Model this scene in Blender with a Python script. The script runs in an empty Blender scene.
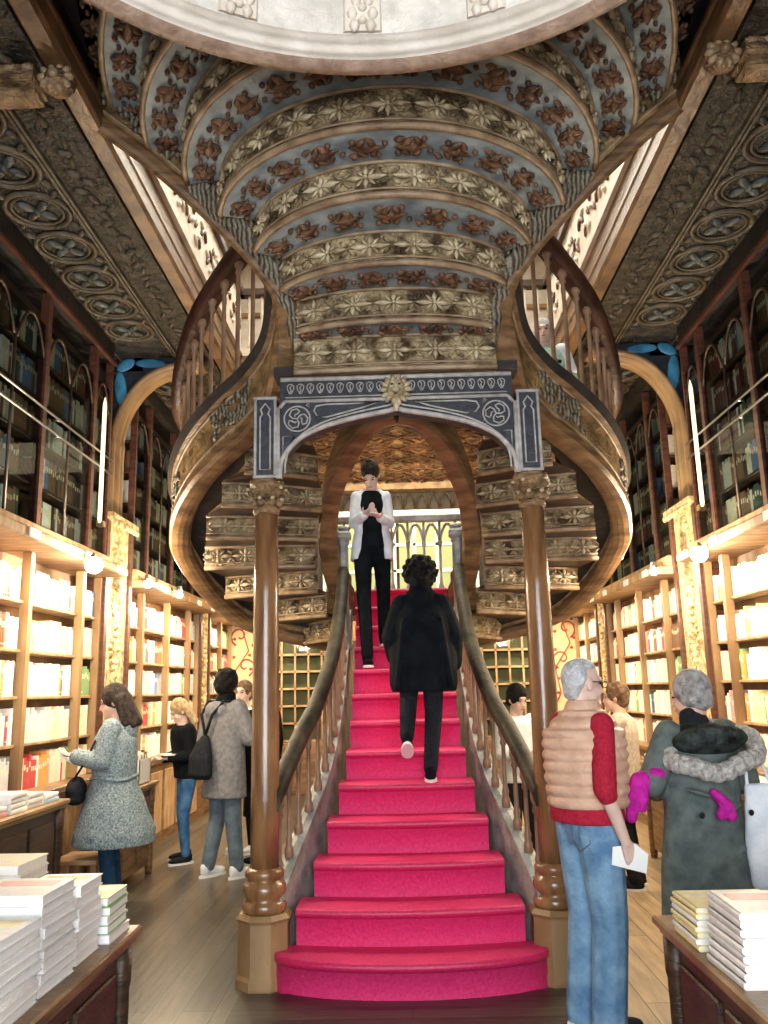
import bpy, math, random
import numpy as np
from mathutils import Vector, Matrix
PI = math.pi
random.seed(7)
SC = bpy.context.scene
COL = SC.collection
# ------------------------------------------------------------------ camera
cam_d = bpy.data.cameras.new('camera'); cam = bpy.data.objects.new('camera', cam_d); COL.objects.link(cam)
cam_d.sensor_fit = 'VERTICAL'; cam_d.sensor_height = 24.0; cam_d.lens = 850 / 1024 * 24
cam_d.clip_start = 0.02; cam_d.clip_end = 200
cam.matrix_world = Matrix.Translation((0, 0, 1.6)) @ Matrix.Rotation(math.radians(1.04), 4, 'Z') @ \
    Matrix.Rotation(PI / 2 + math.radians(11.85), 4, 'X') @ Matrix.Rotation(math.radians(-1.35), 4, 'Z')
SC.camera = cam
# ------------------------------------------------------------------ world, lights, exposure
w = bpy.data.worlds.new('world'); SC.world = w; w.use_nodes = True
w.node_tree.nodes['Background'].inputs[0].default_value = (0.85, 0.9, 1.0, 1)
w.node_tree.nodes['Background'].inputs[1].default_value = 0.6
SC.view_settings.view_transform = 'Standard'; SC.view_settings.look = 'None'
SC.view_settings.exposure = 0.55; SC.view_settings.gamma = 1.0
SC.view_settings.use_curve_mapping = False
def area(name, loc, size, power, color, target=None, rot=None, spread=PI):
    d = bpy.data.lights.new(name, 'AREA'); d.shape = 'RECTANGLE'; d.size, d.size_y = size
    d.energy = power; d.color = color; d.spread = spread
    o = bpy.data.objects.new(name, d); COL.objects.link(o); o.location = loc
    if target is not None:
        o.rotation_euler = (Vector(target) - Vector(loc)).to_track_quat('-Z', 'Y').to_euler()
    if rot: o.rotation_euler = rot
    return o
WARM = (1.0, 0.80, 0.54); DAY = (0.90, 0.95, 1.0)
area('entrance_daylight', (0, -1.75, 1.75), (3.6, 2.6), 215, DAY, target=(0, 5, 2.2))
area('skylight_light', (0, 8.5, 9.3), (3.2, 8.0), 420, (1.0, 0.90, 0.70), rot=(0, 0, 0))
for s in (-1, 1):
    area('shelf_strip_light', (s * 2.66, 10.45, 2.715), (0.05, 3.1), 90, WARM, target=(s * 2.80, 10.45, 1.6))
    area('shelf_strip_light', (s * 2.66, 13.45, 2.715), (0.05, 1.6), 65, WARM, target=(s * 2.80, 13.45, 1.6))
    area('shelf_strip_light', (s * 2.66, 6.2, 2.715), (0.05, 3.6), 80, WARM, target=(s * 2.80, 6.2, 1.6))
area('rear_lamp_light', (0, 11.6, 4.4), (1.6, 0.5), 8, (1, .7, .4), target=(0, 12.9, 5.4))
area('rear_fill_light', (0, 12.6, 4.95), (3.4, 0.3), 130, (1, .80, .5), target=(0, 14.2, 1.4))  # added fill that brightens the rear wall; no lamp stands there
area('rear_shop_light', (0, 11.8, 5.0), (2.4, 1.6), 70, (1, .8, .5), rot=(0, 0, 0))
def point(name, loc, power, color, r=0.04):
    d = bpy.data.lights.new(name, 'POINT'); d.energy = power; d.color = color; d.shadow_soft_size = r
    o = bpy.data.objects.new(name, d); COL.objects.link(o); o.location = loc
# ------------------------------------------------------------------ materials
def new_mat(name):
    m = bpy.data.materials.new(name); m.use_nodes = True
    return m, m.node_tree.nodes, m.node_tree.links, m.node_tree.nodes['Principled BSDF']
def mat(name, c, rough=0.6, c2=None, scale=6.0, stretch=(1, 1, 1), bump=0.0, bscale=30.0, metal=0.0, spec=0.5, detail=5.0, kind='noise', mid=(0.35, 0.65), bdist=0.02, coat=0):
    m, N, L, b = new_mat(name)
    b.inputs['Roughness'].default_value = rough; b.inputs['Metallic'].default_value = metal
    b.inputs['Specular IOR Level'].default_value = spec
    b.inputs['Coat Weight'].default_value = coat; b.inputs['Coat Roughness'].default_value = 0.15
    b.inputs['Base Color'].default_value = (*c, 1)
    tc = N.new('ShaderNodeTexCoord'); mp = N.new('ShaderNodeMapping'); mp.inputs['Scale'].default_value = stretch
    L.new(tc.outputs['Object'], mp.inputs['Vector'])
    if c2 is not None:
        if kind == 'voronoi':
            t = N.new('ShaderNodeTexVoronoi'); o = t.outputs['Distance']
        elif kind == 'wave':
            t = N.new('ShaderNodeTexWave'); t.inputs['Distortion'].default_value = 6; t.inputs['Detail'].default_value = 3; o = t.outputs['Fac']
        else:
            t = N.new('ShaderNodeTexNoise'); t.inputs['Detail'].default_value = detail; o = t.outputs['Fac']
        t.inputs['Scale'].default_value = scale
        L.new(mp.outputs[0], t.inputs['Vector'])
        r = N.new('ShaderNodeValToRGB'); r.color_ramp.elements[0].position = mid[0]; r.color_ramp.elements[1].position = mid[1]
        r.color_ramp.elements[0].color = (*c, 1); r.color_ramp.elements[1].color = (*c2, 1)
        L.new(o, r.inputs[0]); L.new(r.outputs[0], b.inputs['Base Color'])
    if bump:
        t2 = N.new('ShaderNodeTexNoise'); t2.inputs['Scale'].default_value = bscale; t2.inputs['Detail'].default_value = 4
        t2.inputs['Distortion'].default_value = 1.2
        L.new(mp.outputs[0], t2.inputs['Vector'])
        bp = N.new('ShaderNodeBump'); bp.inputs['Strength'].default_value = bump; bp.inputs['Distance'].default_value = bdist
        L.new(t2.outputs['Fac'], bp.inputs['Height']); L.new(bp.outputs[0], b.inputs['Normal'])
    return m
def emit(name, c, k):
    m, N, L, b = new_mat(name)
    b.inputs['Base Color'].default_value = (*c, 1); b.inputs['Emission Color'].default_value = (*c, 1); b.inputs['Emission Strength'].default_value = k
    return m
def glass_mat(name, tint=(0.8, 0.85, 0.85), refl=0.12):
    m = bpy.data.materials.new(name); m.use_nodes = True; N = m.node_tree.nodes; L = m.node_tree.links; N.clear()
    o = N.new('ShaderNodeOutputMaterial'); t = N.new('ShaderNodeBsdfTransparent'); g = N.new('ShaderNodeBsdfGlossy'); mx = N.new('ShaderNodeMixShader')
    t.inputs[0].default_value = (*tint, 1); g.inputs['Roughness'].default_value = 0.03; mx.inputs[0].default_value = refl
    L.new(t.outputs[0], mx.inputs[1]); L.new(g.outputs[0], mx.inputs[2]); L.new(mx.outputs[0], o.inputs[0]); return m
def plank_mat(name, c, c2, along_y=True, wid=0.14, rough=0.35):
    m, N, L, b = new_mat(name); b.inputs['Roughness'].default_value = rough
    tc = N.new('ShaderNodeTexCoord'); mp = N.new('ShaderNodeMapping')
    mp.inputs['Rotation'].default_value = (0, 0, PI / 2 if along_y else 0)
    L.new(tc.outputs['Object'], mp.inputs['Vector'])
    br = N.new('ShaderNodeTexBrick'); br.inputs['Scale'].default_value = 1.0; br.inputs['Brick Width'].default_value = 2.4; br.inputs['Row Height'].default_value = wid
    br.inputs['Mortar Size'].default_value = 0.004; br.inputs['Color1'].default_value = (*c, 1); br.inputs['Color2'].default_value = (*c2, 1)
    br.inputs['Mortar'].default_value = (c[0] * .25, c[1] * .25, c[2] * .25, 1)
    L.new(mp.outputs[0], br.inputs['Vector'])
    n = N.new('ShaderNodeTexNoise'); n.inputs['Scale'].default_value = 3; n.inputs['Detail'].default_value = 8
    mp2 = N.new('ShaderNodeMapping'); mp2.inputs['Scale'].default_value = (8, 0.8, 1) if along_y else (.8, 8, 1)
    L.new(tc.outputs['Object'], mp2.inputs['Vector']); L.new(mp2.outputs[0], n.inputs['Vector'])
    mx = N.new('ShaderNodeMix'); mx.data_type = 'RGBA'; mx.blend_type = 'MULTIPLY'; mx.inputs[0].default_value = 0.75
    r = N.new('ShaderNodeValToRGB'); r.color_ramp.elements[0].position = .3; r.color_ramp.elements[1].position = .7
    r.color_ramp.elements[0].color = (.45, .42, .40, 1); r.color_ramp.elements[1].color = (1.25, 1.22, 1.15, 1)
    L.new(n.outputs['Fac'], r.inputs[0]); L.new(br.outputs['Color'], mx.inputs[6]); L.new(r.outputs[0], mx.inputs[7]); L.new(mx.outputs[2], b.inputs['Base Color'])
    bp = N.new('ShaderNodeBump'); bp.inputs['Strength'].default_value = .25; bp.inputs['Distance'].default_value = .01
    L.new(n.outputs['Fac'], bp.inputs['Height']); L.new(bp.outputs[0], b.inputs['Normal'])
    return m
M = {}
M['oak'] = mat('oak', (.10, .050, .020), .40, (.27, .15, .065), 4, (1, 1, 6), .35, 14, kind='noise')
M['oak_carved'] = mat('oak_carved', (.09, .045, .018), .42, (.40, .25, .12), 7, (1, 1, 2.5), .9, 16, bdist=.05)
M['oak_light'] = mat('oak_light', (.20, .11, .048), .38, (.40, .25, .115), 3, (1, 1, .4), .2, 20)
M['column_wood'] = mat('column_wood', (.15, .065, .026), .26, (.32, .16, .065), 5, (3, 3, .5), .1, 20, coat=.5)
M['walnut'] = mat('walnut', (.028, .015, .009), .4, (.08, .043, .023), 5, (1, 1, 5), .25, 18)
M['red_wood'] = mat('red_wood', (.055, .018, .011), .36, (.13, .046, .026), 5, (1, 1, 5), .2, 18)
M['dark'] = mat('dark_wood', (.012, .010, .009), .6, (.035, .026, .02), 5, bump=.4, bscale=14)
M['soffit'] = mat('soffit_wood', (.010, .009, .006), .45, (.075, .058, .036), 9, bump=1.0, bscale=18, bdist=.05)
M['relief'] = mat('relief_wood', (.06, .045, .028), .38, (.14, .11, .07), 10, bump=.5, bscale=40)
M['cream_carved'] = mat('cream_carved', (.085, .048, .02), .45, (.56, .43, .24), 9, (1, 1, 1), 1.0, 26, bdist=.05, mid=(.38, .62))
M['cream_rose'] = mat('cream_rosette', (.26, .18, .09), .35, (.64, .53, .34), 14, bump=.3, bscale=60)
M['mould'] = mat('moulding_wood', (.20, .12, .065), .40, (.42, .30, .18), 8, bump=.3, bscale=40)
M['blue_paint'] = mat('blue_paint', (.15, .19, .205), .6, (.34, .40, .41), 6, bump=.3, bscale=20)
M['leaf'] = mat('leaf_wood', (.05, .022, .010), .42, (.20, .095, .045), 14, bump=.6, bscale=40)
M['shell'] = mat('shell_carving', (.055, .045, .032), .5, (.26, .22, .15), 10, bump=1.0, bscale=14, kind='wave', mid=(.2, .8), bdist=.04)
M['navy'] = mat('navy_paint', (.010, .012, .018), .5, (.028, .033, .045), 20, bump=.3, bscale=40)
M['grey_line'] = mat('grey_line', (.36, .33, .30), .5, (.55, .51, .47), 20, bump=.3, bscale=60)
M['stone_grey'] = mat('stone_grey', (.16, .17, .155), .4, (.38, .39, .36), 8, bump=.5, bscale=30)
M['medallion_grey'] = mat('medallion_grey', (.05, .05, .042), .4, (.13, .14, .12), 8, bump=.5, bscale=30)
M['panel_cream'] = mat('panel_cream', (.60, .42, .22), .6, (.72, .54, .32), 6)
M['handrail_red'] = mat('handrail_red_brown', (.028, .011, .007), .42, (.075, .030, .018), 5, (1, 1, 1), .4, 14, spec=.3)
M['stringer_face'] = mat('stringer_face', (.10, .055, .020), .40, (.38, .24, .10), 8, (1, 1, 1), .8, 14, bdist=.04)
M['rail_dark'] = mat('handrail_wood', (.020, .018, .010), .55, (.075, .062, .036), 6, (1, 1, 1), .4, 16, spec=.22)
M['cream_plaster'] = mat('cream_plaster', (.56, .49, .40), .55, (.74, .67, .58), 5, bump=.3, bscale=18)
M['white_plaster'] = mat('white_plaster', (.56, .52, .46), .5, (.74, .69, .62), 10, bump=.6, bscale=30)
M['baluster_wood'] = mat('baluster_wood', (.15, .08, .045), .4, (.32, .19, .11), 8, (1, 1, .5), .2, 30)
M['ring_wood'] = mat('ring_wood', (.28, .18, .13), .45, (.46, .33, .25), 12, (1, 1, 1), .5, 26)
M['carpet'] = mat('red_carpet', (.66, .020, .125), .5, (.80, .045, .19), 60, bump=.3, bscale=160, spec=.35, mid=(.3, .7))
M['carpet_nose'] = mat('red_carpet_nosing', (.50, .010, .075), .35, (.60, .02, .11), 60, bump=.2, bscale=160)
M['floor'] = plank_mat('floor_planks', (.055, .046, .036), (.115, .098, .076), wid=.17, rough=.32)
M['floor_lit'] = plank_mat('floor_planks_lit', (.26, .19, .11), (.38, .28, .17), wid=.17)
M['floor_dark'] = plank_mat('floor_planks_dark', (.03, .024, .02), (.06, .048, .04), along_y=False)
M['gold'] = mat('gilded_carving', (.36, .22, .07), .4, (.95, .74, .40), 14, bump=1.0, bscale=24, bdist=.04, mid=(.35, .6))
M['shelf_wood'] = mat('shelf_wood', (.30, .17, .08), .5, (.56, .36, .19), 4, (1, 3, 1), .1, 20)
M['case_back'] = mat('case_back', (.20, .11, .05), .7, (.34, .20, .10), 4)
M['blue_bright'] = mat('bright_blue_paint', (.03, .17, .33), .5, (.06, .30, .52), 8, bump=.2, bscale=30)
M['paper'] = mat('paper', (.80, .79, .77), .6, (.93, .92, .90), 80, (1, 1, 12), .1, 100)
M['white'] = mat('white_card', (.9, .9, .88), .5)
M['brass'] = mat('brass', (.55, .42, .22), .28, metal=1)
M['steel'] = mat('steel', (.5, .5, .5), .3, metal=1)
M['red_paint'] = mat('red_painted_scroll', (.33, .05, .03), .6)
M['glass'] = glass_mat('cabinet_glass', (.62, .66, .66), .012)
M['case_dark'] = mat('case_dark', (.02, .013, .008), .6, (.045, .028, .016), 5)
M['bulb'] = emit('lamp_bulb', (1, .93, .78), 60)
M['bulb_small'] = emit('small_bulb', (1, .92, .8), 14)
M['tube'] = emit('tube_lamp', (1, .82, .52), .9)
M['window_lit'] = emit('window_pane_light', (.60, .66, .24), .55); M['window_lit'].node_tree.nodes['Principled BSDF'].inputs['Base Color'].default_value = (.1, .1, .05, 1)
M['day_lit'] = emit('daylight_pane', (.9, .95, 1.0), 2.0)
# ------------------------------------------------------------------ mesh builder
class MB:
    def __init__(s): s.v = []; s.f = []; s.m = []; s.sm = []
    def add(s, vs, fs, mi=0, smooth=True):
        o = len(s.v); s.v += [tuple(map(float, p)) for p in vs]
        for f in fs: s.f.append([i + o for i in f]); s.m.append(mi); s.sm.append(smooth)
        return s
    def box(s, x0, x1, y0, y1, z0, z1, mi=0):
        vs = [(x, y, z) for z in (z0, z1) for y in (y0, y1) for x in (x0, x1)]
        return s.add(vs, [(0, 2, 3, 1), (4, 5, 7, 6), (0, 1, 5, 4), (2, 6, 7, 3), (0, 4, 6, 2), (1, 3, 7, 5)], mi, False)
    def bbox(s, x0, x1, y0, y1, z0, z1, b=.01, mi=0):   # bevelled box: chamfered top and bottom edges
        def ring(d, z): return [(x0 + d, y0 + d, z), (x1 - d, y0 + d, z), (x1 - d, y1 - d, z), (x0 + d, y1 - d, z)]
        vs = ring(b, z0) + ring(0, z0 + b) + ring(0, z1 - b) + ring(b, z1); fs = [(3, 2, 1, 0), (12, 13, 14, 15)]
        for k in range(3):
            for i in range(4): j = (i + 1) % 4; fs.append((k * 4 + i, k * 4 + j, k * 4 + 4 + j, k * 4 + 4 + i))
        return s.add(vs, fs, mi, False)
    def obox(s, c, ax, ay, az, mi=0):
        c, ax, ay, az = map(Vector, (c, ax, ay, az))
        vs = [c + ax * i + ay * j + az * k for k in (-1, 1) for j in (-1, 1) for i in (-1, 1)]
        return s.add(vs, [(0, 2, 3, 1), (4, 5, 7, 6), (0, 1, 5, 4), (2, 6, 7, 3), (0, 4, 6, 2), (1, 3, 7, 5)], mi, False)
    def ell(s, c, r, mi=0, R=None, n=8, h=5):
        vs = []; fs = []
        for i in range(h + 1):
            a = PI * i / h
            for j in range(n):
                b = 2 * PI * j / n
                p = Vector((r[0] * math.sin(a) * math.cos(b), r[1] * math.sin(a) * math.sin(b), r[2] * math.cos(a)))
                if R is not None: p = R @ p
                vs.append(p + Vector(c))
        for i in range(h):
            for j in range(n):
                k = (j + 1) % n; fs.append((i * n + j, (i + 1) * n + j, (i + 1) * n + k, i * n + k))
        return s.add(vs, fs, mi)
    def spin(s, c, r, mi=0, R=None, n=6):      # pointed leaf: long axis x
        vs = []; fs = []; T = (-1, -.7, -.3, .1, .5, .8, 1)
        for t in T:
            q = max(.02, (1 - abs(t) ** 1.5)) * (1.0 if t < .3 else .85)
            for j in range(n):
                b = 2 * PI * j / n; p = Vector((r[0] * t, r[1] * q * math.cos(b), r[2] * q * math.sin(b)))
                if R is not None: p = R @ p
                vs.append(p + Vector(c))
        for i in range(len(T) - 1):
            for j in range(n):
                k = (j + 1) % n; fs.append((i * n + j, i * n + k, (i + 1) * n + k, (i + 1) * n + j))
        return s.add(vs, fs, mi)
    def lathe(s, prof, c=(0, 0, 0), n=20, mi=0, a0=0, a1=2 * PI, sx=1, sy=1, phase=0, smooth=True):
        vs = []; fs = []; full = abs(a1 - a0 - 2 * PI) < 1e-6; m = n if full else n + 1
        for r, z in prof:
            for j in range(m):
                a = a0 + (a1 - a0) * j / n + phase; vs.append((c[0] + r * sx * math.cos(a), c[1] + r * sy * math.sin(a), c[2] + z))
        for i in range(len(prof) - 1):
            for j in range(n if full else n):
                k = (j + 1) % m if full else j + 1
                fs.append((i * m + j, i * m + k, (i + 1) * m + k, (i + 1) * m + j))
        if full: fs.append(list(range(m))[::-1]); fs.append([(len(prof) - 1) * m + j for j in range(m)])
        return s.add(vs, fs, mi, smooth)
    def tube(s, pts, r, n=6, mi=0, closed=False, flat=None):
        P = [Vector(p) for p in pts]; R = r if isinstance(r, (list, tuple)) else [r] * len(P)
        vs = []; fs = []; up = None
        for i, p in enumerate(P):
            a = P[(i - 1) % len(P)] if (closed or i > 0) else p; b = P[(i + 1) % len(P)] if (closed or i < len(P) - 1) else p
            t = (b - a).normalized()
            if up is None: up = Vector((0, 0, 1)) if abs(t.z) < .9 else Vector((1, 0, 0))
            u = t.cross(up); u = u.normalized() if u.length > 1e-5 else Vector((1, 0, 0)); v = u.cross(t).normalized(); up = v
            for j in range(n):
                q = 2 * PI * j / n; vs.append(p + (u * math.cos(q) + v * math.sin(q)) * R[i])
        m = len(P)
        for i in range(m if closed else m - 1):
            for j in range(n):
                k = (j + 1) % n; i2 = (i + 1) % m; fs.append((i * n + j, i * n + k, i2 * n + k, i2 * n + j))
        if not closed: fs.append(list(range(n))[::-1]); fs.append([(m - 1) * n + j for j in range(n)])
        return s.add(vs, fs, mi)
    def sweep(s, pts, prof, mi=0, mis=None, smooth=False, us=None):  # prof (u = horizontal to the right of travel, v = up)
        P = [Vector(p) for p in pts]; vs = []; fs = []; n = len(prof); o = len(s.v)
        for i, p in enumerate(P):
            a = P[max(i - 1, 0)]; b = P[min(i + 1, len(P) - 1)]; t = (b - a); t.z = 0; t.normalize(); u = Vector((t.y, -t.x, 0))
            for q in prof: vs.append(p + u * (q[0] * (us[i] if us else 1)) + Vector((0, 0, q[1])))
        s.v += [tuple(x) for x in vs]
        for i in range(len(P) - 1):
            for j in range(n):
                k = (j + 1) % n; s.f.append([o + i * n + j, o + i * n + k, o + (i + 1) * n + k, o + (i + 1) * n + j]); s.m.append(mis[j] if mis else mi); s.sm.append(smooth)
        s.f.append([o + j for j in range(n)][::-1]); s.m.append(mi); s.sm.append(False)
        s.f.append([o + (len(P) - 1) * n + j for j in range(n)]); s.m.append(mi); s.sm.append(False)
        return s
    def prism(s, poly, axis, a, b, mi=0):  # poly of 2-D points extruded along axis 'x','y' or 'z'
        n = len(poly)
        def P(q, t): return (t, q[0], q[1]) if axis == 'x' else (q[0], t, q[1]) if axis == 'y' else (q[0], q[1], t)
        vs = [P(q, a) for q in poly] + [P(q, b) for q in poly]
        fs = [(i, (i + 1) % n, n + (i + 1) % n, n + i) for i in range(n)] + [list(range(n))[::-1], [n + i for i in range(n)]]
        return s.add(vs, fs, mi, False)
    def build(s, name, mats, parent=None, loc=None, rz=0):
        me = bpy.data.meshes.new(name); me.from_pydata(s.v, [], s.f)
        if not isinstance(mats, (list, tuple)): mats = [mats]
        for m in mats: me.materials.append(M[m] if isinstance(m, str) else m)
        me.polygons.foreach_set('material_index', s.m); me.polygons.foreach_set('use_smooth', s.sm); me.update()
        o = bpy.data.objects.new(name, me); COL.objects.link(o)
        if parent is not None: o.parent = parent
        if loc: o.location = loc
        if rz: o.rotation_euler = (0, 0, rz)
        return o
def tag(o, label=None, cat=None, group=None, kind=None):
    if label: o['label'] = label
    if cat: o['category'] = cat
    if group: o['group'] = group
    if kind: o['kind'] = kind
    return o
def thing(name, label, cat, loc=(0, 0, 0), rz=0, group=None):
    o = bpy.data.objects.new(name, None); COL.objects.link(o); o.location = loc; o.rotation_euler = (0, 0, rz); o.empty_display_size = .1
    return tag(o, label, cat, group)
def struct(name, mb, mats): return tag(mb.build(name, mats), kind='structure')
def copy_tree(o, parent=None):
    c = o.copy(); COL.objects.link(c)
    if parent is not None: c.parent = parent
    for ch in o.children: copy_tree(ch, c)
    return c
def interp(pts, n):     # Catmull-Rom resampling
    P = [Vector(p) for p in pts]; P = [2 * P[0] - P[1]] + P + [2 * P[-1] - P[-2]]; out = []
    for i in range(1, len(P) - 2):
        for k in range(n):
            t = k / n; a, b, c, d = P[i - 1], P[i], P[i + 1], P[i + 2]
            out.append(.5 * ((2 * b) + (c - a) * t + (2 * a - 5 * b + 4 * c - d) * t * t + (3 * b - a - 3 * c + d) * t ** 3))
    out.append(P[-2]); return out
def mx(pts, s): return [(s * p[0], p[1], p[2]) for p in pts]
# ================================================================== SETTING
XW = 3.12; YB = 14.4; YF = -2.0; ZS = 5.1
struct('floor', MB().box(-3.3, 3.3, -2.2, YB + .2, -.1, 0), 'floor')
struct('trim_1', MB().box(.98, 3.1, -2.0, YB, 0, .004), 'floor_lit')  # lighter planks paint in the warm light on the right-hand floor
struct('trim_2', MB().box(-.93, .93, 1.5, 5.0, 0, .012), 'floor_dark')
for s, nm in ((-1, 'wall_left'), (1, 'wall_right')):
    b = MB(); xa, xb = sorted((s * XW, s * (XW + .15)))
    b.box(xa, xb, YF, YB, 0, 5.45, 0); b.box(xa, xb, YF, YB, 5.45, 9.6, 1)
    # ribbed cream wall of the upper floor
    for k in range(70):
        y = YF + .2 + k * .235; x0, x1 = sorted((s * XW, s * (XW - .03))); b.box(x0, x1, y, y + .05, 5.5, 9.5, 1)
    for z in (6.9, 8.2): x0, x1 = sorted((s * XW, s * (XW - .09))); b.box(x0, x1, YF, YB, z, z + .09, 0)
    struct(nm, b, ['dark', 'cream_plaster'])
b = MB(); b.box(-XW, XW, YB, YB + .15, 0, 3.05, 2); b.box(-XW, XW, YB, YB + .15, 3.05, 5.45, 0); b.box(-XW, XW, YB, YB + .15, 5.45, 9.6, 1)
for z in (5.6, 6.3, 7.0, 7.6, 8.3): b.box(-XW, XW, YB - .08, YB, z, z + .07, 3)
for k in range(9): b.box(-3 + k * .74, -2.93 + k * .74, YB - .05, YB, 5.5, 9.5, 1)
b.box(-XW, XW, YB - .06, YB, 3.0, 3.08, 2)
struct('wall_back', b, ['dark', 'cream_plaster', 'shelf_wood', 'oak_light'])
# shop front behind the camera, with its door and window opening
b = MB(); b.box(-XW, -2.0, YF - .15, YF, 0, 9.6); b.box(2.0, XW, YF - .15, YF, 0, 9.6); b.box(-2.0, 2.0, YF - .15, YF, 4.2, 9.6)
struct('wall_front', b, 'dark')
b = MB(); b.box(-2.0, 2.0, YF - .12, YF - .08, 0, 4.2); struct('window_1', b, 'day_lit')
b = MB()
for x in (-2.0, -1.0, 0, 1.0, 1.95): b.box(x, x + .06, YF - .08, YF, 0, 4.2)
for z in (0, 2.4, 4.14): b.box(-2, 2, YF - .08, YF, z, z + .06)
struct('trim_3', b, 'walnut')
struct('ceiling', MB().box(-3.3, 3.3, -2.2, YB + .2, 9.6, 9.7), 'white_plaster')
b = MB(); b.box(-1.7, 1.7, 5, 13.5, 9.55, 9.6, 0); struct('window_2', b, 'day_lit')
b = MB()
for k in range(12): b.box(-1.7, 1.7, 5 + k * .76, 5.06 + k * .76, 9.50, 9.56)
for k in range(5): b.box(-1.7 + k * .84, -1.64 + k * .84, 5, 13.5, 9.50, 9.56)
struct('trim_4', b, 'brass')
# gallery floors with carved undersides
def medallion(b, cx, cy, z, r):
    def ring(rr, t, e=1.0, zz=0):
        b.tube([(cx + rr * math.cos(a), cy + rr * e * math.sin(a), z - .012 - zz) for a in [2 * PI * k / 20 for k in range(20)]], t, 5, 1, True)
    ring(r, .022); ring(r * .80, .012)
    for k in range(4):
        a = PI / 4 + k * PI / 2
        b.ell((cx + r * .36 * math.cos(a), cy + r * .36 * math.sin(a), z - .015), (r * .34, r * .15, .028), 2, Matrix.Rotation(a, 3, 'Z'), 8, 4)
        b.ell((cx + r * 1.22 * math.cos(a), cy + r * 1.22 * math.sin(a), z - .01), (r * .22, r * .10, .025), 1, Matrix.Rotation(a, 3, 'Z'), 6, 4)
    b.ell((cx, cy, z - .02), (r * .14, r * .14, .035), 2, None, 8, 4)
for s in (-1, 1):
    b = MB(); x0, x1 = sorted((s * 1.95, s * XW)); b.box(x0, x1, YF, YB, ZS, ZS + .3, 0)
    y = .8
    while y < 14: 
        if abs(y - 4.2) > .25 and abs(y - 8.45) > .3: medallion(b, s * 2.58, y, ZS, .225)
        y += .53
    rnd = random.Random(3)
    for xx in (2.13, 3.0):
        for k in range(150):
            yy = YF + .5 + k * .107; a = rnd.uniform(-1, 1) + (k % 2) * 1.5
            b.ell((s * (xx + rnd.uniform(-.05, .05)), yy, ZS - .005), (.062, .022, .03), 1, Matrix.Rotation(a, 3, 'Z'), 6, 4)
    for xx in (2.27, 2.30, 2.88): x0, x1 = sorted((s * xx, s * (xx + .02))); b.box(x0, x1, YF, YB, ZS - .035, ZS, 1)
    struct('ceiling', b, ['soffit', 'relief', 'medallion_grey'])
    # long well-edge beam
    b = MB(); u = [(-.07, .0), (-.05, -.03), (.05, -.03), (.07, .0), (.07, .10), (.08, .12), (.08, .15), (-.08, .15), (-.08, .12), (-.07, .10)]
    b.sweep([(s * 1.86, YF, ZS), (s * 1.86, 9.5, ZS)], u, 0); x0, x1 = sorted((s * 1.83, s * 1.92)); b.box(x0, x1, YF, 4.95, ZS + .15, ZS + .42, 1); b.box(x0, x1, 4.95, 9.5, ZS + .15, ZS + .42, 0); struct('trim_5', b, ['oak', 'navy'])  # navy on the near fascia is painted-in shade; farther stretch stays oak
    # foliage parapet above the beam (cream painted)
    b = MB(); x0, x1 = sorted((s * 1.84, s * 1.88)); b.box(x0, x1, YF, 9.5, 5.52, 6.28, 0)
    x0, x1 = sorted((s * 1.79, s * 1.93)); b.box(x0, x1, YF, 9.5, 5.5, 5.56, 0); b.box(x0, x1, YF, 9.5, 6.28, 6.36, 2)
    for k in range(95):
        yy = YF + .1 + k * .12; a = (.6 if k % 2 else -.6)
        b.ell((s * 1.83, yy, 5.92 + .16 * math.sin(k * 1.3)), (.02, .07, .03), 0, Matrix.Rotation(a, 3, 'X'), 6, 4)
        b.ell((s * 1.83, yy, 5.92 - .12 * math.sin(k * 1.9)), (.02, .03, .07), 3, Matrix.Rotation(a, 3, 'X'), 6, 4)
    struct('trim_6', b, ['cream_plaster', 'stone_grey', 'walnut', 'leaf'])
# rear gallery
b = MB(); b.box(-1.95, 1.95, 9.5, YB, ZS, ZS + .3, 0)
for i in range(6):
    for j in range(8): medallion(b, -1.6 + i * .64, 9.9 + j * .6, ZS, .25)
for k in range(-8, 14):
    for sg in (-1, 1): b.tube([(max(-1.9, min(1.9, -1.9 + q * .38)), 9.6 + k * .6 + (q * .38 if sg > 0 else 3.8 - q * .38), ZS - .03) for q in range(11) if 9.56 < 9.6 + k * .6 + (q * .38 if sg > 0 else 3.8 - q * .38) < 14.3] or [(0, 10, ZS), (0, 10.01, ZS)], .02, 5, 1)
struct('ceiling', b, ['oak_carved', 'leaf', 'oak'])
b = MB(); b.box(-1.95, 1.95, 9.4, 9.55, ZS - .03, 5.5); struct('trim_7', b, 'oak')
b = MB(); b.box(-1.95, 1.95, 9.42, 9.50, 5.5, 5.6, 0); b.box(-1.95, 1.95, 9.40, 9.52, 6.28, 6.36, 1)
for k in range(26): b.lathe([(.02, 0), (.03, .05), (.018, .1), (.018, .5), (.03, .62), (.02, .68)], (-1.88 + k * .15, 9.46, 5.6), 8, 0)
struct('trim_8', b, ['cream_plaster', 'walnut'])
# floor of the near landing over the entrance
b = MB(); n = 40; b.box(-1.95, 1.95, YF, .3, 5.44, 5.56); b.box(-1.95, 1.95, 3.6, 4.66, 5.44, 5.56); b.box(-1.95, -1.35, .3, 3.6, 5.44, 5.56); b.box(1.35, 1.95, .3, 3.6, 5.44, 5.56)
struct('ceiling', b, 'dark')
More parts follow.
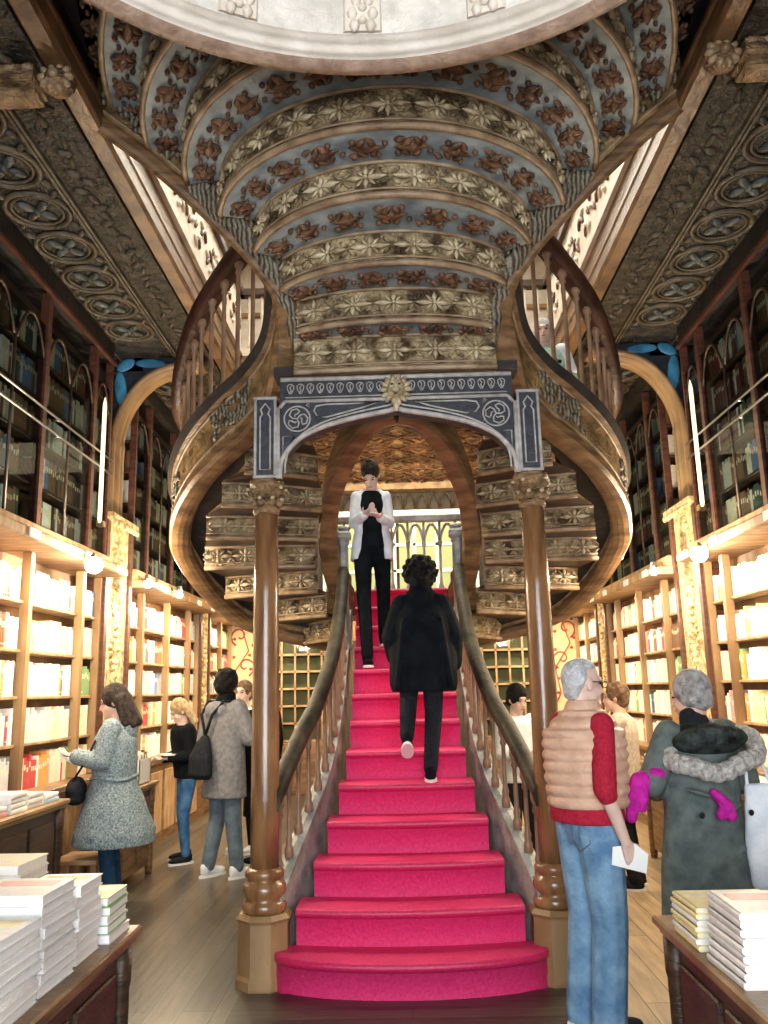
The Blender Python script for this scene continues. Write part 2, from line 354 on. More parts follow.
# plaster ceiling ring over the entrance (wood rim, cream mouldings, relief panels)
RC = (-.05, 1.72); RR = 1.62
b = MB(); T = 96
prof = [(RR + .05, 5.5), (RR + .05, 4.50), (RR + .03, 4.36), (RR, 4.31), (RR - .05, 4.30), (RR - .085, 4.32)]
b2 = MB()
def ringsurf(bb, prof, mi, n=T):
    vs = []; fs = []
    for r, z in prof:
        for j in range(n): a = 2 * PI * j / n; vs.append((RC[0] + r * math.cos(a), RC[1] + r * math.sin(a), z))
    for i in range(len(prof) - 1):
        for j in range(n): k = (j + 1) % n; fs.append((i * n + j, i * n + k, (i + 1) * n + k, (i + 1) * n + j))
    bb.add(vs, fs, mi)
ringsurf(b, prof, 0)
ringsurf(b, [(RR - .075, 4.315), (RR - .085, 4.335), (RR - .105, 4.33), (RR - .115, 4.345), (RR - .12, 4.365), (RR - .14, 4.36), (RR - .15, 4.375), (RR - .165, 4.38)], 1)
ringsurf(b, [(RR - .165, 4.38), (RR - .17, 4.42), (RR - .19, 4.60), (RR - .25, 4.78), (RR - .40, 4.92), (.02, 5.0)], 2)
# relief ribs
for k in range(17):
    a = PI / 2 + k * 2 * PI / 17 + .035
    e = Vector((math.cos(a), math.sin(a), 0)); t = Vector((-e.y, e.x, 0))
    def q(r, z, w): return Vector((RC[0], RC[1], z)) + e * r + t * w
    pr_ = [(RR - .168, 4.385), (RR - .178, 4.50), (RR - .192, 4.60), (RR - .25, 4.77), (RR - .40, 4.91)]
    for (r1, z1), (r2, z2) in zip(pr_[:-1], pr_[1:]):
        vs = [q(r1, z1, -.085), q(r1, z1, .085), q(r2, z2, .085), q(r2, z2, -.085)] + [q(r1 - .02, z1 - .006, -.075), q(r1 - .02, z1 - .006, .075), q(r2 - .02, z2 - .006, .075), q(r2 - .02, z2 - .006, -.075)]
        b.add(vs, [(4, 5, 6, 7), (0, 1, 5, 4), (1, 2, 6, 5), (3, 0, 4, 7)], 3, False)
    for j in range(7):
        f = j / 6; z = 4.40 + f * .36; r = RR - .192 - .07 * f * f
        for sg in (-1, 1):
            b.ell(q(r, z, sg * .035 * (1 + .3 * math.sin(j * 2))), (.024, .024, .03), 3, None, 6, 4)
            b.ell(q(r + .01, z + .03, sg * .068), (.012, .012, .02), 3, None, 6, 4)
        b.ell(q(r - .01, z + .02, 0), (.02, .02, .016), 3, None, 6, 4)
struct('ceiling', b, ['ring_wood', 'cream_plaster', 'white_plaster', 'cream_plaster'])
# cross beams with carved bosses at the well edge
for s in (-1, 1):
    t = thing('ceiling_beam', ('carved cross beam under the left gallery ending in a round boss' if s < 0 else 'carved cross beam under the right gallery ending in a round boss'), 'beam')
    x0, x1 = sorted((s * 1.98, s * XW)); b = MB()
    b.bbox(x0, x1, 4.10, 4.32, 4.99, 5.1, .02, 0); b.bbox(x0, x1, 4.14, 4.28, 4.92, 4.99, .02, 0)
    for k in range(12): b.ell((s * (2.02 + k * .095), 4.12, 5.07), (.045, .03, .03), 1, None, 6, 4)
    b.build('beam_body', ['oak_carved', 'mould'], t)
    b = MB(); c = (s * 1.86, 4.17, 5.01); b.ell(c, (.10, .085, .085), 0, None, 12, 8)
    for k in range(10):
        a = 2 * PI * k / 10; b.ell((c[0] + .075 * math.cos(a), c[1] - .045, c[2] + .065 * math.sin(a)), (.035, .03, .02), 1, Matrix.Rotation(-a, 3, 'Y'), 6, 4)
    b.ell((c[0], c[1] - .08, c[2]), (.03, .03, .03), 1, None, 8, 5)
    b.build('boss', ['oak_carved', 'mould'], t)
# friezes above the bookcases
for s in (-1, 1):
    b = MB(); x0, x1 = sorted((s * 2.835, s * XW)); b.box(x0, x1, 2.0, 8.03, 4.905, 5.09, 0); b.box(x0, x1, 8.87, 11.98, 4.905, 5.09, 0)
    x0, x1 = sorted((s * 2.80, s * 2.835)); b.box(x0, x1, 2.0, 8.03, 4.86, 4.89, 1)
    struct('trim_9', b, ['dark', 'red_wood'])
# ================================================================== RED CARPET STAIRCASE
RH, TD = .197, .28
t = thing('red_carpet_staircase', 'central flight of steps in bright red carpet rising between carved balustrades', 'staircase', (0, 4.83, 0))
t_st = t
t.location = (0, 0, 0)
W = [.75, .65, .575, .515, .46, .425, .41, .41, .41, .415, .42, .43, .44]
SAG = [.17, .07, .06, .05, .04, .03, .02, .01, 0, 0, 0, 0, 0]
for k in range(13):
    b = MB(); z = RH * (k + 1); D = 4.83 + TD * k; n = 20; w_ = W[k]
    prof = [(.035, -RH - .002), (.035, -.052), (.02, -.05), (.004, -.042), (-.006, -.028), (-.006, -.014), (.004, -.002), (.02, 0), (TD + .06 if k < 12 else .1, 0)]
    vs = []
    for i in range(n + 1):
        f = -1 + 2 * i / n; x = w_ * f; sg = SAG[k] * (abs(f) ** (2.0 if k else 2.6)) * (1 if k else 1.0)
        if k == 0: x = (w_ + .0) * math.sin(f * PI / 2 * .93) / math.sin(PI / 2 * .93); sg = .26 * (1 - math.cos(f * PI / 2 * .93))
        for j, (dy, dz) in enumerate(prof):
            yy = D + dy + (sg if j < len(prof) - 1 else max(sg, 0) * .3)
            vs.append((x + (.0 if j > 1 else 0), yy, z + dz))
    m = len(prof); fs = [(i * m + j, i * m + j + 1, (i + 1) * m + j + 1, (i + 1) * m + j) for i in range(n) for j in range(m - 1)]
    b.add(vs, fs, 0)
    for q in (0, n): b.add([vs[q * m + j] for j in range(m)] + [(vs[q * m][0], D + TD, z - RH)], [list(range(m + 1))], 0, False)
    for i_, f_ in enumerate(list(b.f)):
        if len(f_) == 4 and (f_[0] % m) in (1, 2, 3, 4, 5): b.m[i_] = 1
    b.build('step', ['carpet', 'carpet_nose'], t)
b = MB(); b.box(-1.0, 1.0, 8.27, 8.98, 2.32, 2.555, 0); b.box(-.44, .44, 8.24, 8.98, 2.555, 2.561, 1)
b.build('landing', ['oak', 'carpet'], t)
SIDE = [(.72, 5.15), (.66, 5.42), (.575, 5.75), (.51, 6.05), (.475, 6.4), (.46, 6.9), (.46, 7.5), (.47, 8.2)]
def zst(y): return RH * (1 + (y - 4.83) / TD)
HR = [(.78, 5.17, .99), (.76, 5.25, 1.06), (.675, 5.6, 1.32), (.585, 5.85, 1.54), (.505, 6.25, 1.89), (.485, 6.7, 2.24), (.485, 7.0, 2.46), (.495, 7.30, 2.60)]
base_b = MB()
for (r, z) in [(0, 0)]: pass
def baluster_mesh(h, r=.02):
    return [(r * 1.6, 0), (r * 1.6, .05), (r * 1.1, .07), (r * 1.35, .10), (r * .85, .13), (r * .8, h * .5), (r * .75, h - .13), (r * 1.3, h - .11), (r * .95, h - .08), (r * 1.7, h - .05), (r * 1.7, h)]
for s in (-1, 1):
    P = interp([(s * (x + .04), y, zst(y) + .04) for x, y in SIDE], 6); b = MB()
    # solid side: top moulded band and panelled flank down to the floor
    vs = []; 
    for p in P:
        d = s
        vs += [(p.x - d * .035, p.y, p.z - .10), (p.x - d * .04, p.y, p.z), (p.x + d * .0, p.y, p.z + .012), (p.x + d * .05, p.y, p.z), (p.x + d * .05, p.y, p.z - .06), (p.x + d * .03, p.y, p.z - .08), (p.x + d * .03, p.y, 0.0), (p.x - d * .035, p.y, 0.0)]
    n = len(P); m = 8
    b.add(vs, [(i * m + j, (i + 1) * m + j, (i + 1) * m + (j + 1) % m, i * m + (j + 1) % m) for i in range(n - 1) for j in range(m)] + [list(range(m)), [(n - 1) * m + j for j in range(m)]], 0, False)
    b.build('stringer', 'stone_grey', t)
    H = interp(mx(HR, s), 8)
    hp = [(-.036, -.065), (.036, -.065), (.048, -.03), (.048, .025), (.034, .052), (0, .062), (-.034, .052), (-.048, .025), (-.048, -.03)]
    MB().sweep(H, hp, 0, smooth=True).build('handrail', 'rail_dark', t)
    y = 5.24
    while y < 7.35:
        def at(path, yy):
            for a, c in zip(path[:-1], path[1:]):
                if (a.y - yy) * (c.y - yy) <= 0: f = (yy - a.y) / (c.y - a.y + 1e-9); return a.lerp(c, f)
            return path[-1]
        p = at(P, y); q = at(H, y); h = q.z - .05 - p.z
        MB().lathe(baluster_mesh(h, .017), (0, 0, 0), 10).build('baluster', 'baluster_wood', t, (p.x * .5 + q.x * .5, y, p.z))
        y += .155
    # newel post beside the landing
    b = MB(); b.lathe([(.062, 0), (.062, .12), (.05, .15), (.046, .90), (.058, .93), (.05, .95)], (s * .50, 7.38, 1.95), 8, 0, phase=PI / 8, smooth=False); b.bbox(s * .50 - .068, s * .50 + .068, 7.312, 7.448, 2.90, 2.98, .02); b.bbox(s * .50 - .045, s * .50 + .045, 7.335, 7.425, 2.98, 3.03, .018)
    b.build('newel_post', 'stone_grey', t)
# ================================================================== CURVED STAIRCASE OVERHEAD
cs = thing('curved_staircase', 'carved wooden double staircase curling out on both sides and joining in arched steps overhead', 'staircase')
OUT = [(-.78, 8.6, 2.01), (-1.46, 8.3, 2.19), (-1.75, 7.75, 2.45), (-1.86, 7.2, 2.72), (-1.82, 6.9, 2.87), (-1.71, 6.6, 3.0), (-1.51, 6.27, 3.14), (-1.27, 6.03, 3.28), (-1.02, 5.83, 3.41), (-.80, 5.58, 3.58), (-.68, 5.28, 3.80),
       (-.70, 5.08, 4.02), (-.80, 4.98, 4.22), (-1.0, 4.92, 4.45), (-1.27, 4.82, 4.7), (-1.51, 4.75, 4.9), (-1.80, 4.66, 5.1)]
INN = [(-.50, 7.75, 2.33), (-.57, 7.5, 2.44), (-.61, 7.25, 2.66), (-.60, 7.0, 2.90), (-.545, 6.78, 3.10), (-.43, 6.5, 3.30), (-.30, 6.27, 3.44), (-.15, 6.13, 3.535), (0.0, 6.08, 3.56)]
OS = [(-1.0, 8.45), (-1.46, 8.1), (-1.68, 7.6), (-1.76, 7.05), (-1.66, 6.65), (-1.45, 6.3), (-1.20, 6.05), (-.95, 5.85), (-.74, 5.5)]
IS = [(-.58, 7.72), (-.66, 7.5), (-.72, 7.3), (-.72, 7.1), (-.68, 6.9), (-.62, 6.65), (-.62, 6.36), (-.64, 6.02), (-.62, 5.6)]
OS = [(a[0] + .11 * (c[0] - a[0]), a[1] + .11 * (c[1] - a[1])) for a, c in zip(OS, IS)]
HRU = [(-1.25, 8.48, 3.46), (-1.50, 8.3, 3.5), (-1.75, 7.75, 3.72), (-1.87, 7.2, 3.98), (-1.84, 6.9, 4.12), (-1.72, 6.6, 4.36), (-1.53, 6.3, 4.60), (-1.27, 6.05, 4.83), (-1.05, 5.85, 4.99), (-.83, 5.6, 5.15), (-.70, 5.3, 5.36)]
def rosette(b, p, u, v, nrm, mi, k=1.0):
    # p centre, u along, v up, nrm out
    R = Matrix((u, nrm, v)).transposed()
    for sg in (-1, 1):
        b.spin(p + u * sg * .062 * k, (.062 * k, .020, .020 * k), mi, R)
        b.spin(p + v * sg * .036 * k, (.036 * k, .016, .018 * k), mi, R @ Matrix.Rotation(PI / 2, 3, 'Y'))
        for e in (-1, 1): b.spin(p + u * sg * .034 * k + v * .028 * e, (.030 * k, .012, .010 * k), mi, R @ Matrix.Rotation(-sg * e * .8, 3, 'Y'))
        for e in (-1, 1): b.ell(p + u * sg * .105 * k + v * .032 * e, (.036 * k, .008, .012 * k), 0, R @ Matrix.Rotation(sg * e * .7, 3, 'Y'), 6, 4)
    b.ell(p + nrm * .014, (.013 * k, .013, .013 * k), mi, R, 7, 4)
def riser_relief(b, line, z0, z1, mi_r, spacing=.26):
    # line: list of plan points; adds rosettes on the side that faces the shop entrance (-y)
    L = [0]
    for a, c in zip(line[:-1], line[1:]): L.append(L[-1] + (c - a).length)
    n = max(1, int(round(L[-1] / spacing))); 
    for k in range(n):
        d = (k + .5) * L[-1] / n
        for i in range(len(line) - 1):
            if L[i] <= d <= L[i + 1]:
                f = (d - L[i]) / (L[i + 1] - L[i]); p = line[i].lerp(line[i + 1], f); u = (line[i + 1] - line[i]).normalized(); break
        nr = Vector((u.y, -u.x, 0))
        if nr.y > 0 : nr = -nr
        rosette(b, Vector((p.x, p.y, (z0 + z1) / 2)) + nr * .012, u, Vector((0, 0, 1)), nr, mi_r)
def step_mesh(line0, line1, z0, z1, leaf):
    """riser back above line0 between z0 and z1, tread underside at z1 from line0 to line1"""
    b = MB(); n = len(line0)
    vs = [(p.x, p.y, z0) for p in line0] + [(p.x, p.y, z1) for p in line0] + [(p.x, p.y, z1) for p in line1]
    vs2 = [(p.x, p.y + .05, z0) for p in line0] + [(p.x, p.y + .05, z1 + .03) for p in line0] + [(p.x, p.y, z1 + .03) for p in line1]
    b.add(vs[:2 * n], [(i, i + 1, n + i + 1, n + i) for i in range(n - 1)], 0)
    b.add(vs[n:], [(i, i + 1, n + i + 1, n + i) for i in range(n - 1)], 1)
    b.add(vs2[:2 * n], [(i, i + 1, n + i + 1, n + i) for i in range(n - 1)], 2)
    b.add(vs2[n:], [(i, i + 1, n + i + 1, n + i) for i in range(n - 1)], 2)
    b.tube([(p.x, p.y - .008, z0 + .008) for p in line0], .021, 6, 2)
    b.tube([(p.x, p.y - .012, z0 + .045) for p in line0], .008, 5, 2)
    b.tube([(p.x, p.y - .01, z1 - .008) for p in line0], .013, 5, 2)
    riser_relief(b, line0, z0 + .02, z1, 4)
    if leaf:
        mid = [(a + c) / 2 for a, c in zip(line0, line1)]; gap = [(a - c).length for a, c in zip(line0, line1)]
        L = [0]
        for a, c in zip(mid[:-1], mid[1:]): L.append(L[-1] + (c - a).length)
        m = max(3, int(L[-1] / .235)); rnd = random.Random(int(z0 * 100))
        for k in range(m):
            d = (k + .5) * L[-1] / m
            for i in range(n - 1):
                if L[i] <= d <= L[i + 1]: break
            f = (d - L[i]) / (L[i + 1] - L[i] + 1e-9); p = mid[i].lerp(mid[i + 1], f); u = (mid[i + 1] - mid[i]).normalized(); v = Vector((u.y, -u.x, 0)); g = gap[i]
            p = Vector((p.x, p.y, z1 - .008))
            def blob(a, c, ra, rb, ang):
                R = Matrix((u, v, Vector((0, 0, 1)))).transposed() @ Matrix.Rotation(ang, 3, 'Z')
                b.ell(p + u * a + v * c, (ra, rb, .02), 3, R, 7, 4)
            sg = 1 if k % 2 else -1
            g = max(g, .12)
            def leaf(a, c, ra, rb, ang):
                R = Matrix((u, v, Vector((0, 0, 1)))).transposed() @ Matrix.Rotation(ang, 3, 'Z'); b.spin(p + u * a + v * c, (ra, rb, .026), 3, R)
            leaf(0, 0, .105, .026 + g * .04, .12 * sg); leaf(-.03, g * .14, .055, .024, .9); leaf(-.03, -g * .14, .055, .024, -.9)
            leaf(.03, g * .15, .050, .022, -1.0); leaf(.035, -g * .15, .045, .020, 1.0); leaf(-.075, g * .22 * sg, .035, .018, .3 * sg)
            blob(.105, -sg * g * .10, .018, .014, 0); blob(.06, sg * g * .24, .018, .018, 0); blob(-.07, -sg * g * .20, .020, .018, 0)
    return b
def linep(a, c, n=8, bow=0.0):
    a = Vector((*a, 0)); c = Vector((*c, 0)); d = (c - a); nr = Vector((d.y, -d.x, 0)).normalized()
    if nr.y > 0: nr = -nr
    return [a.lerp(c, i / n) + nr * bow * math.sin(PI * i / n) for i in range(n + 1)]
for s in (-1, 1):
    for i in range(8):
        l0 = linep(mx([(*IS[i], 0)], -s)[0][:2], mx([(*OS[i], 0)], -s)[0][:2], 8, .03)
        l1 = linep(mx([(*IS[i + 1], 0)], -s)[0][:2], mx([(*OS[i + 1], 0)], -s)[0][:2], 8, .03)
        z = 2.06 + .19 * i
        bb = step_mesh(l0, l1, z, z + .19, False)
        bb.build('step', ['cream_carved', 'walnut', 'mould', 'leaf', 'cream_rose'], cs)
MB().box(-.80, .80, 5.27, 6.35, 3.64, 3.70).build('void_shade_panel', 'dark', cs)  # dark sheet painting in the shade of the void under the joined flights
ZR = [3.60, 3.84, 4.07, 4.29, 4.51, 4.76, 4.98, 5.215, 5.44]
XE = [.65, .62, .70, .85, 1.06, 1.28, 1.52, 1.74, 1.84]; DE = [5.15, 5.06, 4.93, 4.83, 4.77, 4.81, 4.82, 4.85, 4.80]; DA = [5.12, 4.93, 4.63, 4.27, 3.98, 3.63, 3.38, 2.9, 2.5]
TM = [.6, .75, .95, 1.15, 1.35, 1.5, 1.56, 1.56, 1.56]
def arc(i, n=36):
    tm = TM[i]; out = []
    for k in range(n + 1):
        a = tm * (-1 + 2 * k / n); out.append(Vector((XE[i] * math.sin(a) / math.sin(tm), DE[i] + (DA[i] - DE[i]) * (math.cos(a) - math.cos(tm)) / (1 - math.cos(tm)), 0)))
    return out
for i in range(8):
    bb = step_mesh(arc(i), arc(i + 1), ZR[i], ZR[i + 1], True)
    bb.build('step', ['cream_carved', 'blue_paint', 'mould', 'leaf', 'cream_rose'], cs)
PO = [(-.065, 0), (-.02, -.012), (.02, -.012), (.065, 0), (.088, .03), (.088, .085), (.06, .115), (.06, .42), (.085, .45), (.115, .52), (-.115, .52), (-.085, .45), (-.06, .42), (-.06, .115), (-.088, .085), (-.088, .03)]
for s in (-1, 1):
    P = interp(mx(OUT, -s), 7)
    us = []
    for i, p in enumerate(P):
        f = max(0, min(1, (i - 72) / 12)); us.append((1 - .58 * f) * (1 + .45 * math.exp(-((i - 68) / 6) ** 2))); p.x += (1 if p.x > 0 else -1) * .055 * f; p.y += .02 * f
    b = MB().sweep(P, PO, 0, us=us, mis=[2, 2, 2, 2, 2, 2, 4, 2, 3, 3, 3, 2, 4, 2, 2, 2], smooth=False)  # top ledge coloured dark to paint the shadow line under the balusters
    # carved foliage on the flanks
    rnd = random.Random(5)
    for i in range(12, len(P) - 2):
        if i < 66 and not (30 <= i < 36 or 48 <= i < 57): continue
        p = P[i]; tv = (P[i + 1] - p); sl = math.atan2(tv.z, math.hypot(tv.x, tv.y)); tv.z = 0; tv.normalize(); u = Vector((tv.y, -tv.x, 0))
        for sg in (-1, 1):
            for q in range(4):
                c = p + u * sg * .062 + Vector((0, 0, .28 + rnd.uniform(-.11, .11))) + tv * rnd.uniform(-.03, .03)
                R = Matrix((tv, u, Vector((0, 0, 1)))).transposed() @ Matrix.Rotation(rnd.uniform(-1, 1) - sl, 3, 'Y')
                b.ell(c, (rnd.uniform(.035, .065), .022, rnd.uniform(.016, .03)), 1, R, 6, 4)
    for sg in (-1, 1):
        for v_ in (.145, .40): b.tube([p + Vector(((P[min(i + 1, len(P) - 1)] - P[max(i - 1, 0)]).to_2d().normalized().y * sg * .062 * us[i], -(P[min(i + 1, len(P) - 1)] - P[max(i - 1, 0)]).to_2d().normalized().x * sg * .062 * us[i], v_)) for i, p in enumerate(P)], .012, 5, 5)
    b.build('stringer', ['oak_carved', 'shell', 'oak', 'dark', 'stringer_face', 'mould'], cs)
    Q = interp(mx(OUT[:11], -s), 7); a_, c_ = sorted((s * .05, s * .30))
    MB().sweep(Q, [(a_, .14), (c_, .17), (c_, .19), (a_, .17)], 0).build('lining', 'dark', cs)  # added dark strip, colours in the shaded gap beside the step ends
    P = interp(mx(INN, -s), 7)
    MB().sweep(P, [(-.065, 0), (0, -.012), (.065, 0), (.08, .04), (.075, .18), (.05, .22), (.05, .30), (-.05, .30), (-.05, .22), (-.075, .18), (-.08, .04)], 0).build('stringer', 'oak', cs)
    # shell carving between the fan steps and the flared stringer
    F = interp(mx(OUT[10:], -s), 8); n = 8 * 6; b = MB(); vs = []
    for k in range(n + 1):
        f = k / n * 7; i = min(int(f), 6); g = f - i
        e = Vector((-s * -1 * 0, 0, 0)); ex = XE[i] + (XE[i + 1] - XE[i]) * g; ey = DE[i] + (DE[i + 1] - DE[i]) * g; ez = ZR[i] + (ZR[i + 1] - ZR[i]) * g
        a = Vector((s * ex, ey + .02, ez + .14)); c = F[min(int(k / n * (len(F) - 1)), len(F) - 1)] + Vector(((s if True else 0) * .04 * min(1, k / 10), 0, .02))
        for q in range(5):
            h = q / 4; m_ = a.lerp(c, h); m_.z += -.03 * math.sin(h * PI) + .012 * math.sin(k * 1.1); vs.append(m_)
    b.add(vs, [(k * 5 + q, k * 5 + q + 1, k * 5 + q + 6, k * 5 + q + 5) for k in range(n) for q in range(4)], 0)
    b.build('shell_carving', 'shell', cs)
    H = interp(mx(HRU, -s), 8)
    MB().sweep(H, [(-.055, -.09), (.055, -.09), (.085, -.04), (.085, .04), (.055, .08), (0, .095), (-.055, .08), (-.085, .04), (-.085, -.04)], 0, smooth=True).build('handrail', 'handrail_red', cs)
    # balusters between the outer stringer and the handrail
    SP = interp(mx(OUT[:11], -s), 8); m = 26
    LS = [0]
    for a, c in zip(SP[:-1], SP[1:]): LS.append(LS[-1] + (c - a).length)
    for k in range(m):
        d = LS[-1] * (k + .5) / m
        i = max(j for j in range(len(LS)) if LS[j] <= d); i = min(i, len(SP) - 2); p = SP[i].lerp(SP[i + 1], (d - LS[i]) / (LS[i + 1] - LS[i]))
        hq = min(H, key=lambda q: (q.x - p.x) ** 2 + (q.y - p.y) ** 2); h = hq.z - .06 - (p.z + .53)
        MB().lathe(baluster_mesh(h, .021), (0, 0, 0), 8).build('baluster', 'baluster_wood', cs, (p.x, p.y, p.z + .53))
# ================================================================== COLUMNS AND PORTAL ARCH
for s in (-1, 1):
    t = thing('column', 'polished wooden column on an octagonal base %s the red stairs' % ('left of' if s < 0 else 'right of, behind the man in the quilted vest,'), 'column', (s * .83, 5.2, 0))
    MB().lathe([(.165, 0), (.165, .05), (.152, .07), (.150, .34), (.165, .36), (.145, .385)], n=8, phase=PI / 8, smooth=False).build('pedestal', 'oak_light', t)
    MB().lathe([(.12, .385), (.125, .40), (.128, .42), (.118, .44), (.105, .452), (.115, .47), (.125, .50), (.12, .535), (.10, .55), (.095, .56), (.112, .575), (.112, .60), (.095, .62)], n=28).build('base_ring', 'column_wood', t)
    MB().lathe([(.084, .62), (.083, 1.0), (.08, 1.6), (.075, 2.2), (.070, 2.69)], n=28).build('shaft', 'column_wood', t)
    b = MB(); b.lathe([(.072, 2.69), (.085, 2.70), (.085, 2.72), (.072, 2.73), (.075, 2.80), (.095, 2.86), (.11, 2.875), (.11, 2.905)], n=16)
    for r, z, n_ in ((.082, 2.765, 8), (.096, 2.835, 8)):
        for k in range(n_):
            a = 2 * PI * k / n_ + z * 7; b.ell((r * math.cos(a), r * math.sin(a), z), (.028, .022, .030), 0, None, 7, 4); b.ell(((r + .02) * math.cos(a), (r + .02) * math.sin(a), z + .018), (.014, .014, .012), 1, None, 6, 4)
    b.build('capital', ['oak_carved', 'cream_rose'], t)
pt = thing('portal_arch', 'navy blue carved arch with pale tracery and a lion mask across the two columns', 'arch')
YP0, YP1 = 5.11, 5.24
arch = [(.735, 2.90), (.73, 2.98), (.70, 3.06), (.62, 3.15), (.50, 3.215), (.36, 3.26), (.2, 3.295), (.06, 3.32), (0, 3.335)]
full = [(-x, z) for x, z in arch] + [(x, z) for x, z in arch[::-1][1:]]
b = MB()
top = 3.56
for (a, za), (c, zc) in zip(full[:-1], full[1:]):
    vs = [(a, YP0, za), (c, YP0, zc), (c, YP0, top), (a, YP0, top), (a, YP1, za), (c, YP1, zc), (c, YP1, top), (a, YP1, top)]
    b.add(vs, [(0, 1, 2, 3), (5, 4, 7, 6), (0, 4, 5, 1), (3, 2, 6, 7)], 0, False)
def yline(pts, r, mi=1, closed=False, y=YP0 - .008): b.tube([(x, y, z) for x, z in pts], r, 5, mi, closed)
F2 = [tuple(p)[:2] for p in [(v.x, v.z) for v in interp([(x, 0, z) for x, z in full], 4)]]
yline(F2, .018); yline([(x * .955, z + .035) for x, z in F2 if abs(x) > 0], .007)
yline([(-.73, 3.545), (.73, 3.545)], .016); yline([(-.70, 3.40), (.70, 3.40)], .013); yline([(-.70, 3.425), (.70, 3.425)], .005)
yline([(-.735, 3.36), (-.70, 3.40)], .013); yline([(.735, 3.36), (.70, 3.40)], .013)
for s in (-1, 1):
    yline([(s * .745, 2.90), (s * .745, 3.36)], .016)
    for k in range(10):       # row of little leaf curls in the frieze
        cx = s * (.10 + k * .063); cz = 3.483
        yline([(cx + .02 * math.cos(a) + .005 * math.sin(2 * a), cz + .033 * math.sin(a)) for a in [2 * PI * q / 10 for q in range(10)]], .0035, 1, True)
        yline([(cx - s * .012, cz + .03), (cx + s * .004, cz + .008), (cx - s * .004, cz - .01), (cx + s * .01, cz - .03)], .0045)
    cx, cz, r = s * .625, 3.285, .082       # three-lobed wheel
    yline([(cx + r * math.cos(a), cz + r * math.sin(a)) for a in [2 * PI * q / 24 for q in range(24)]], .006, 1, True)
    for q in range(3):
        a0 = q * 2 * PI / 3 + .4
        yline([(cx + rr * math.cos(a0 + th * s), cz + rr * math.sin(a0 + th * s)) for rr, th in [(.0, 0), (.03, -.5), (.055, -.2), (.068, .35), (.066, .9), (.05, 1.25), (.034, 1.0), (.03, .4), (.02, .1)]], .0055)
    tear = [(s * x, z) for x, z in [(.50, 3.30), (.52, 3.335), (.505, 3.365), (.44, 3.375), (.30, 3.375), (.12, 3.378), (.22, 3.345), (.34, 3.315), (.44, 3.29)]]
    yline(tear, .006, 1, True)
    yline([(s * .715, 3.03), (s * .715, 3.17), (s * .645, 3.17)], .006, 1, True); yline([(s * .57, 3.375), (s * .54, 3.35), (s * .555, 3.385)], .005, 1, True); yline([(s * .53, 3.21), (s * .57, 3.225), (s * .55, 3.25)], .005, 1, True)
b.build('arch_panel', ['navy', 'grey_line'], pt)
for s in (-1, 1):
    b = MB(); x0, x1 = sorted((s * .752, s * .90)); b.bbox(x0, x1, 5.10, 5.28, 2.905, 3.43, .012, 0)
    for xx in (x0 + .012, x1 - .012): yline([(xx, 2.92), (xx, 3.42)], .011, 1, y=5.098)
    yline([(x0, 3.425), (x1, 3.425)], .011, 1, y=5.098); yline([(x0, 2.915), (x1, 2.915)], .011, 1, y=5.098)
    cxx = (x0 + x1) / 2
    yline([(cxx - .032, 2.96), (cxx - .032, 3.30), (cxx - .018, 3.32), (cxx - .03, 3.35), (cxx, 3.39), (cxx + .03, 3.35), (cxx + .018, 3.32), (cxx + .032, 3.30), (cxx + .032, 2.96)], .006, 1, True, y=5.096)
    b.build('post_panel', ['navy', 'grey_line'], pt)
b = MB(); c = Vector((0, 5.06, 3.45))
b.ell(c, (.055, .045, .062), 0, None, 12, 8); b.ell(c + Vector((0, -.04, -.018)), (.03, .025, .022), 0, None, 8, 6); b.ell(c + Vector((0, -.055, .002)), (.011, .012, .022), 0, None, 6, 5)
for s in (-1, 1):
    b.ell(c + Vector((s * .022, -.038, .018)), (.010, .008, .007), 1, None, 6, 4); b.ell(c + Vector((s * .022, -.036, .034)), (.018, .012, .007), 0, None, 6, 4)
    b.ell(c + Vector((s * .05, 0, .05)), (.02, .015, .02), 0, None, 6, 4)
for k in range(14):
    a = 2 * PI * k / 14; b.ell(c + Vector((.072 * math.cos(a), .015, .075 * math.sin(a))), (.034, .018, .016), 0, Matrix.Rotation(-a, 3, 'Y'), 7, 4)
b.ell(c + Vector((0, .01, -.10)), (.022, .018, .045), 0, None, 7, 5); b.ell(c + Vector((0, -.035, -.042)), (.012, .008, .004), 1, None, 6, 4)
b.build('lion_mask', ['cream_rose', 'dark'], pt)
# ================================================================== LANDING BALUSTRADE (gothic) and rear windows
t = thing('gothic_balustrade', 'carved gothic balustrade of pointed arches at the back of the landing', 'railing', (0, 8.93, 2.555))
MB().bbox(-.98, .98, -.05, .05, .80, .87, .012).build('top_rail', 'stone_grey', t)
MB().bbox(-.98, .98, -.05, .05, 0, .07, .012).build('bottom_rail', 'stone_grey', t)
for k in range(12):
    x = -.935 + k * .17
    b = MB().lathe([(.024, .07), (.03, .10), (.018, .14), (.014, .2), (.014, .52), (.024, .55), (.024, .58), (.016, .60)], (x, 0, 0), 8, 0)
    b.build('baluster', 'stone_grey', t)
    if k < 11:
        b = MB(); 
        for sg in (-1, 1):
            b.tube([(x + .085 + sg * .085 * f, 0, .58 + .19 * (1 - f ** 2.2)) for f in (1, .85, .65, .4, .2, 0)], .016, 6, 0)
        b.tube([(x + .0, 0, .60), (x, 0, .80)], .014, 6, 0)
        b.build('pointed_arch', 'stone_grey', t)
for x0, x1, nm in ((-1.3, -.12, 'window_3'), (-.02, 1.3, 'window_3')):
    b = MB(); b.box(x0, x1, YB - .06, YB - .03, 3.15, 4.46, 0); struct(nm, b, 'window_lit')
b = MB()
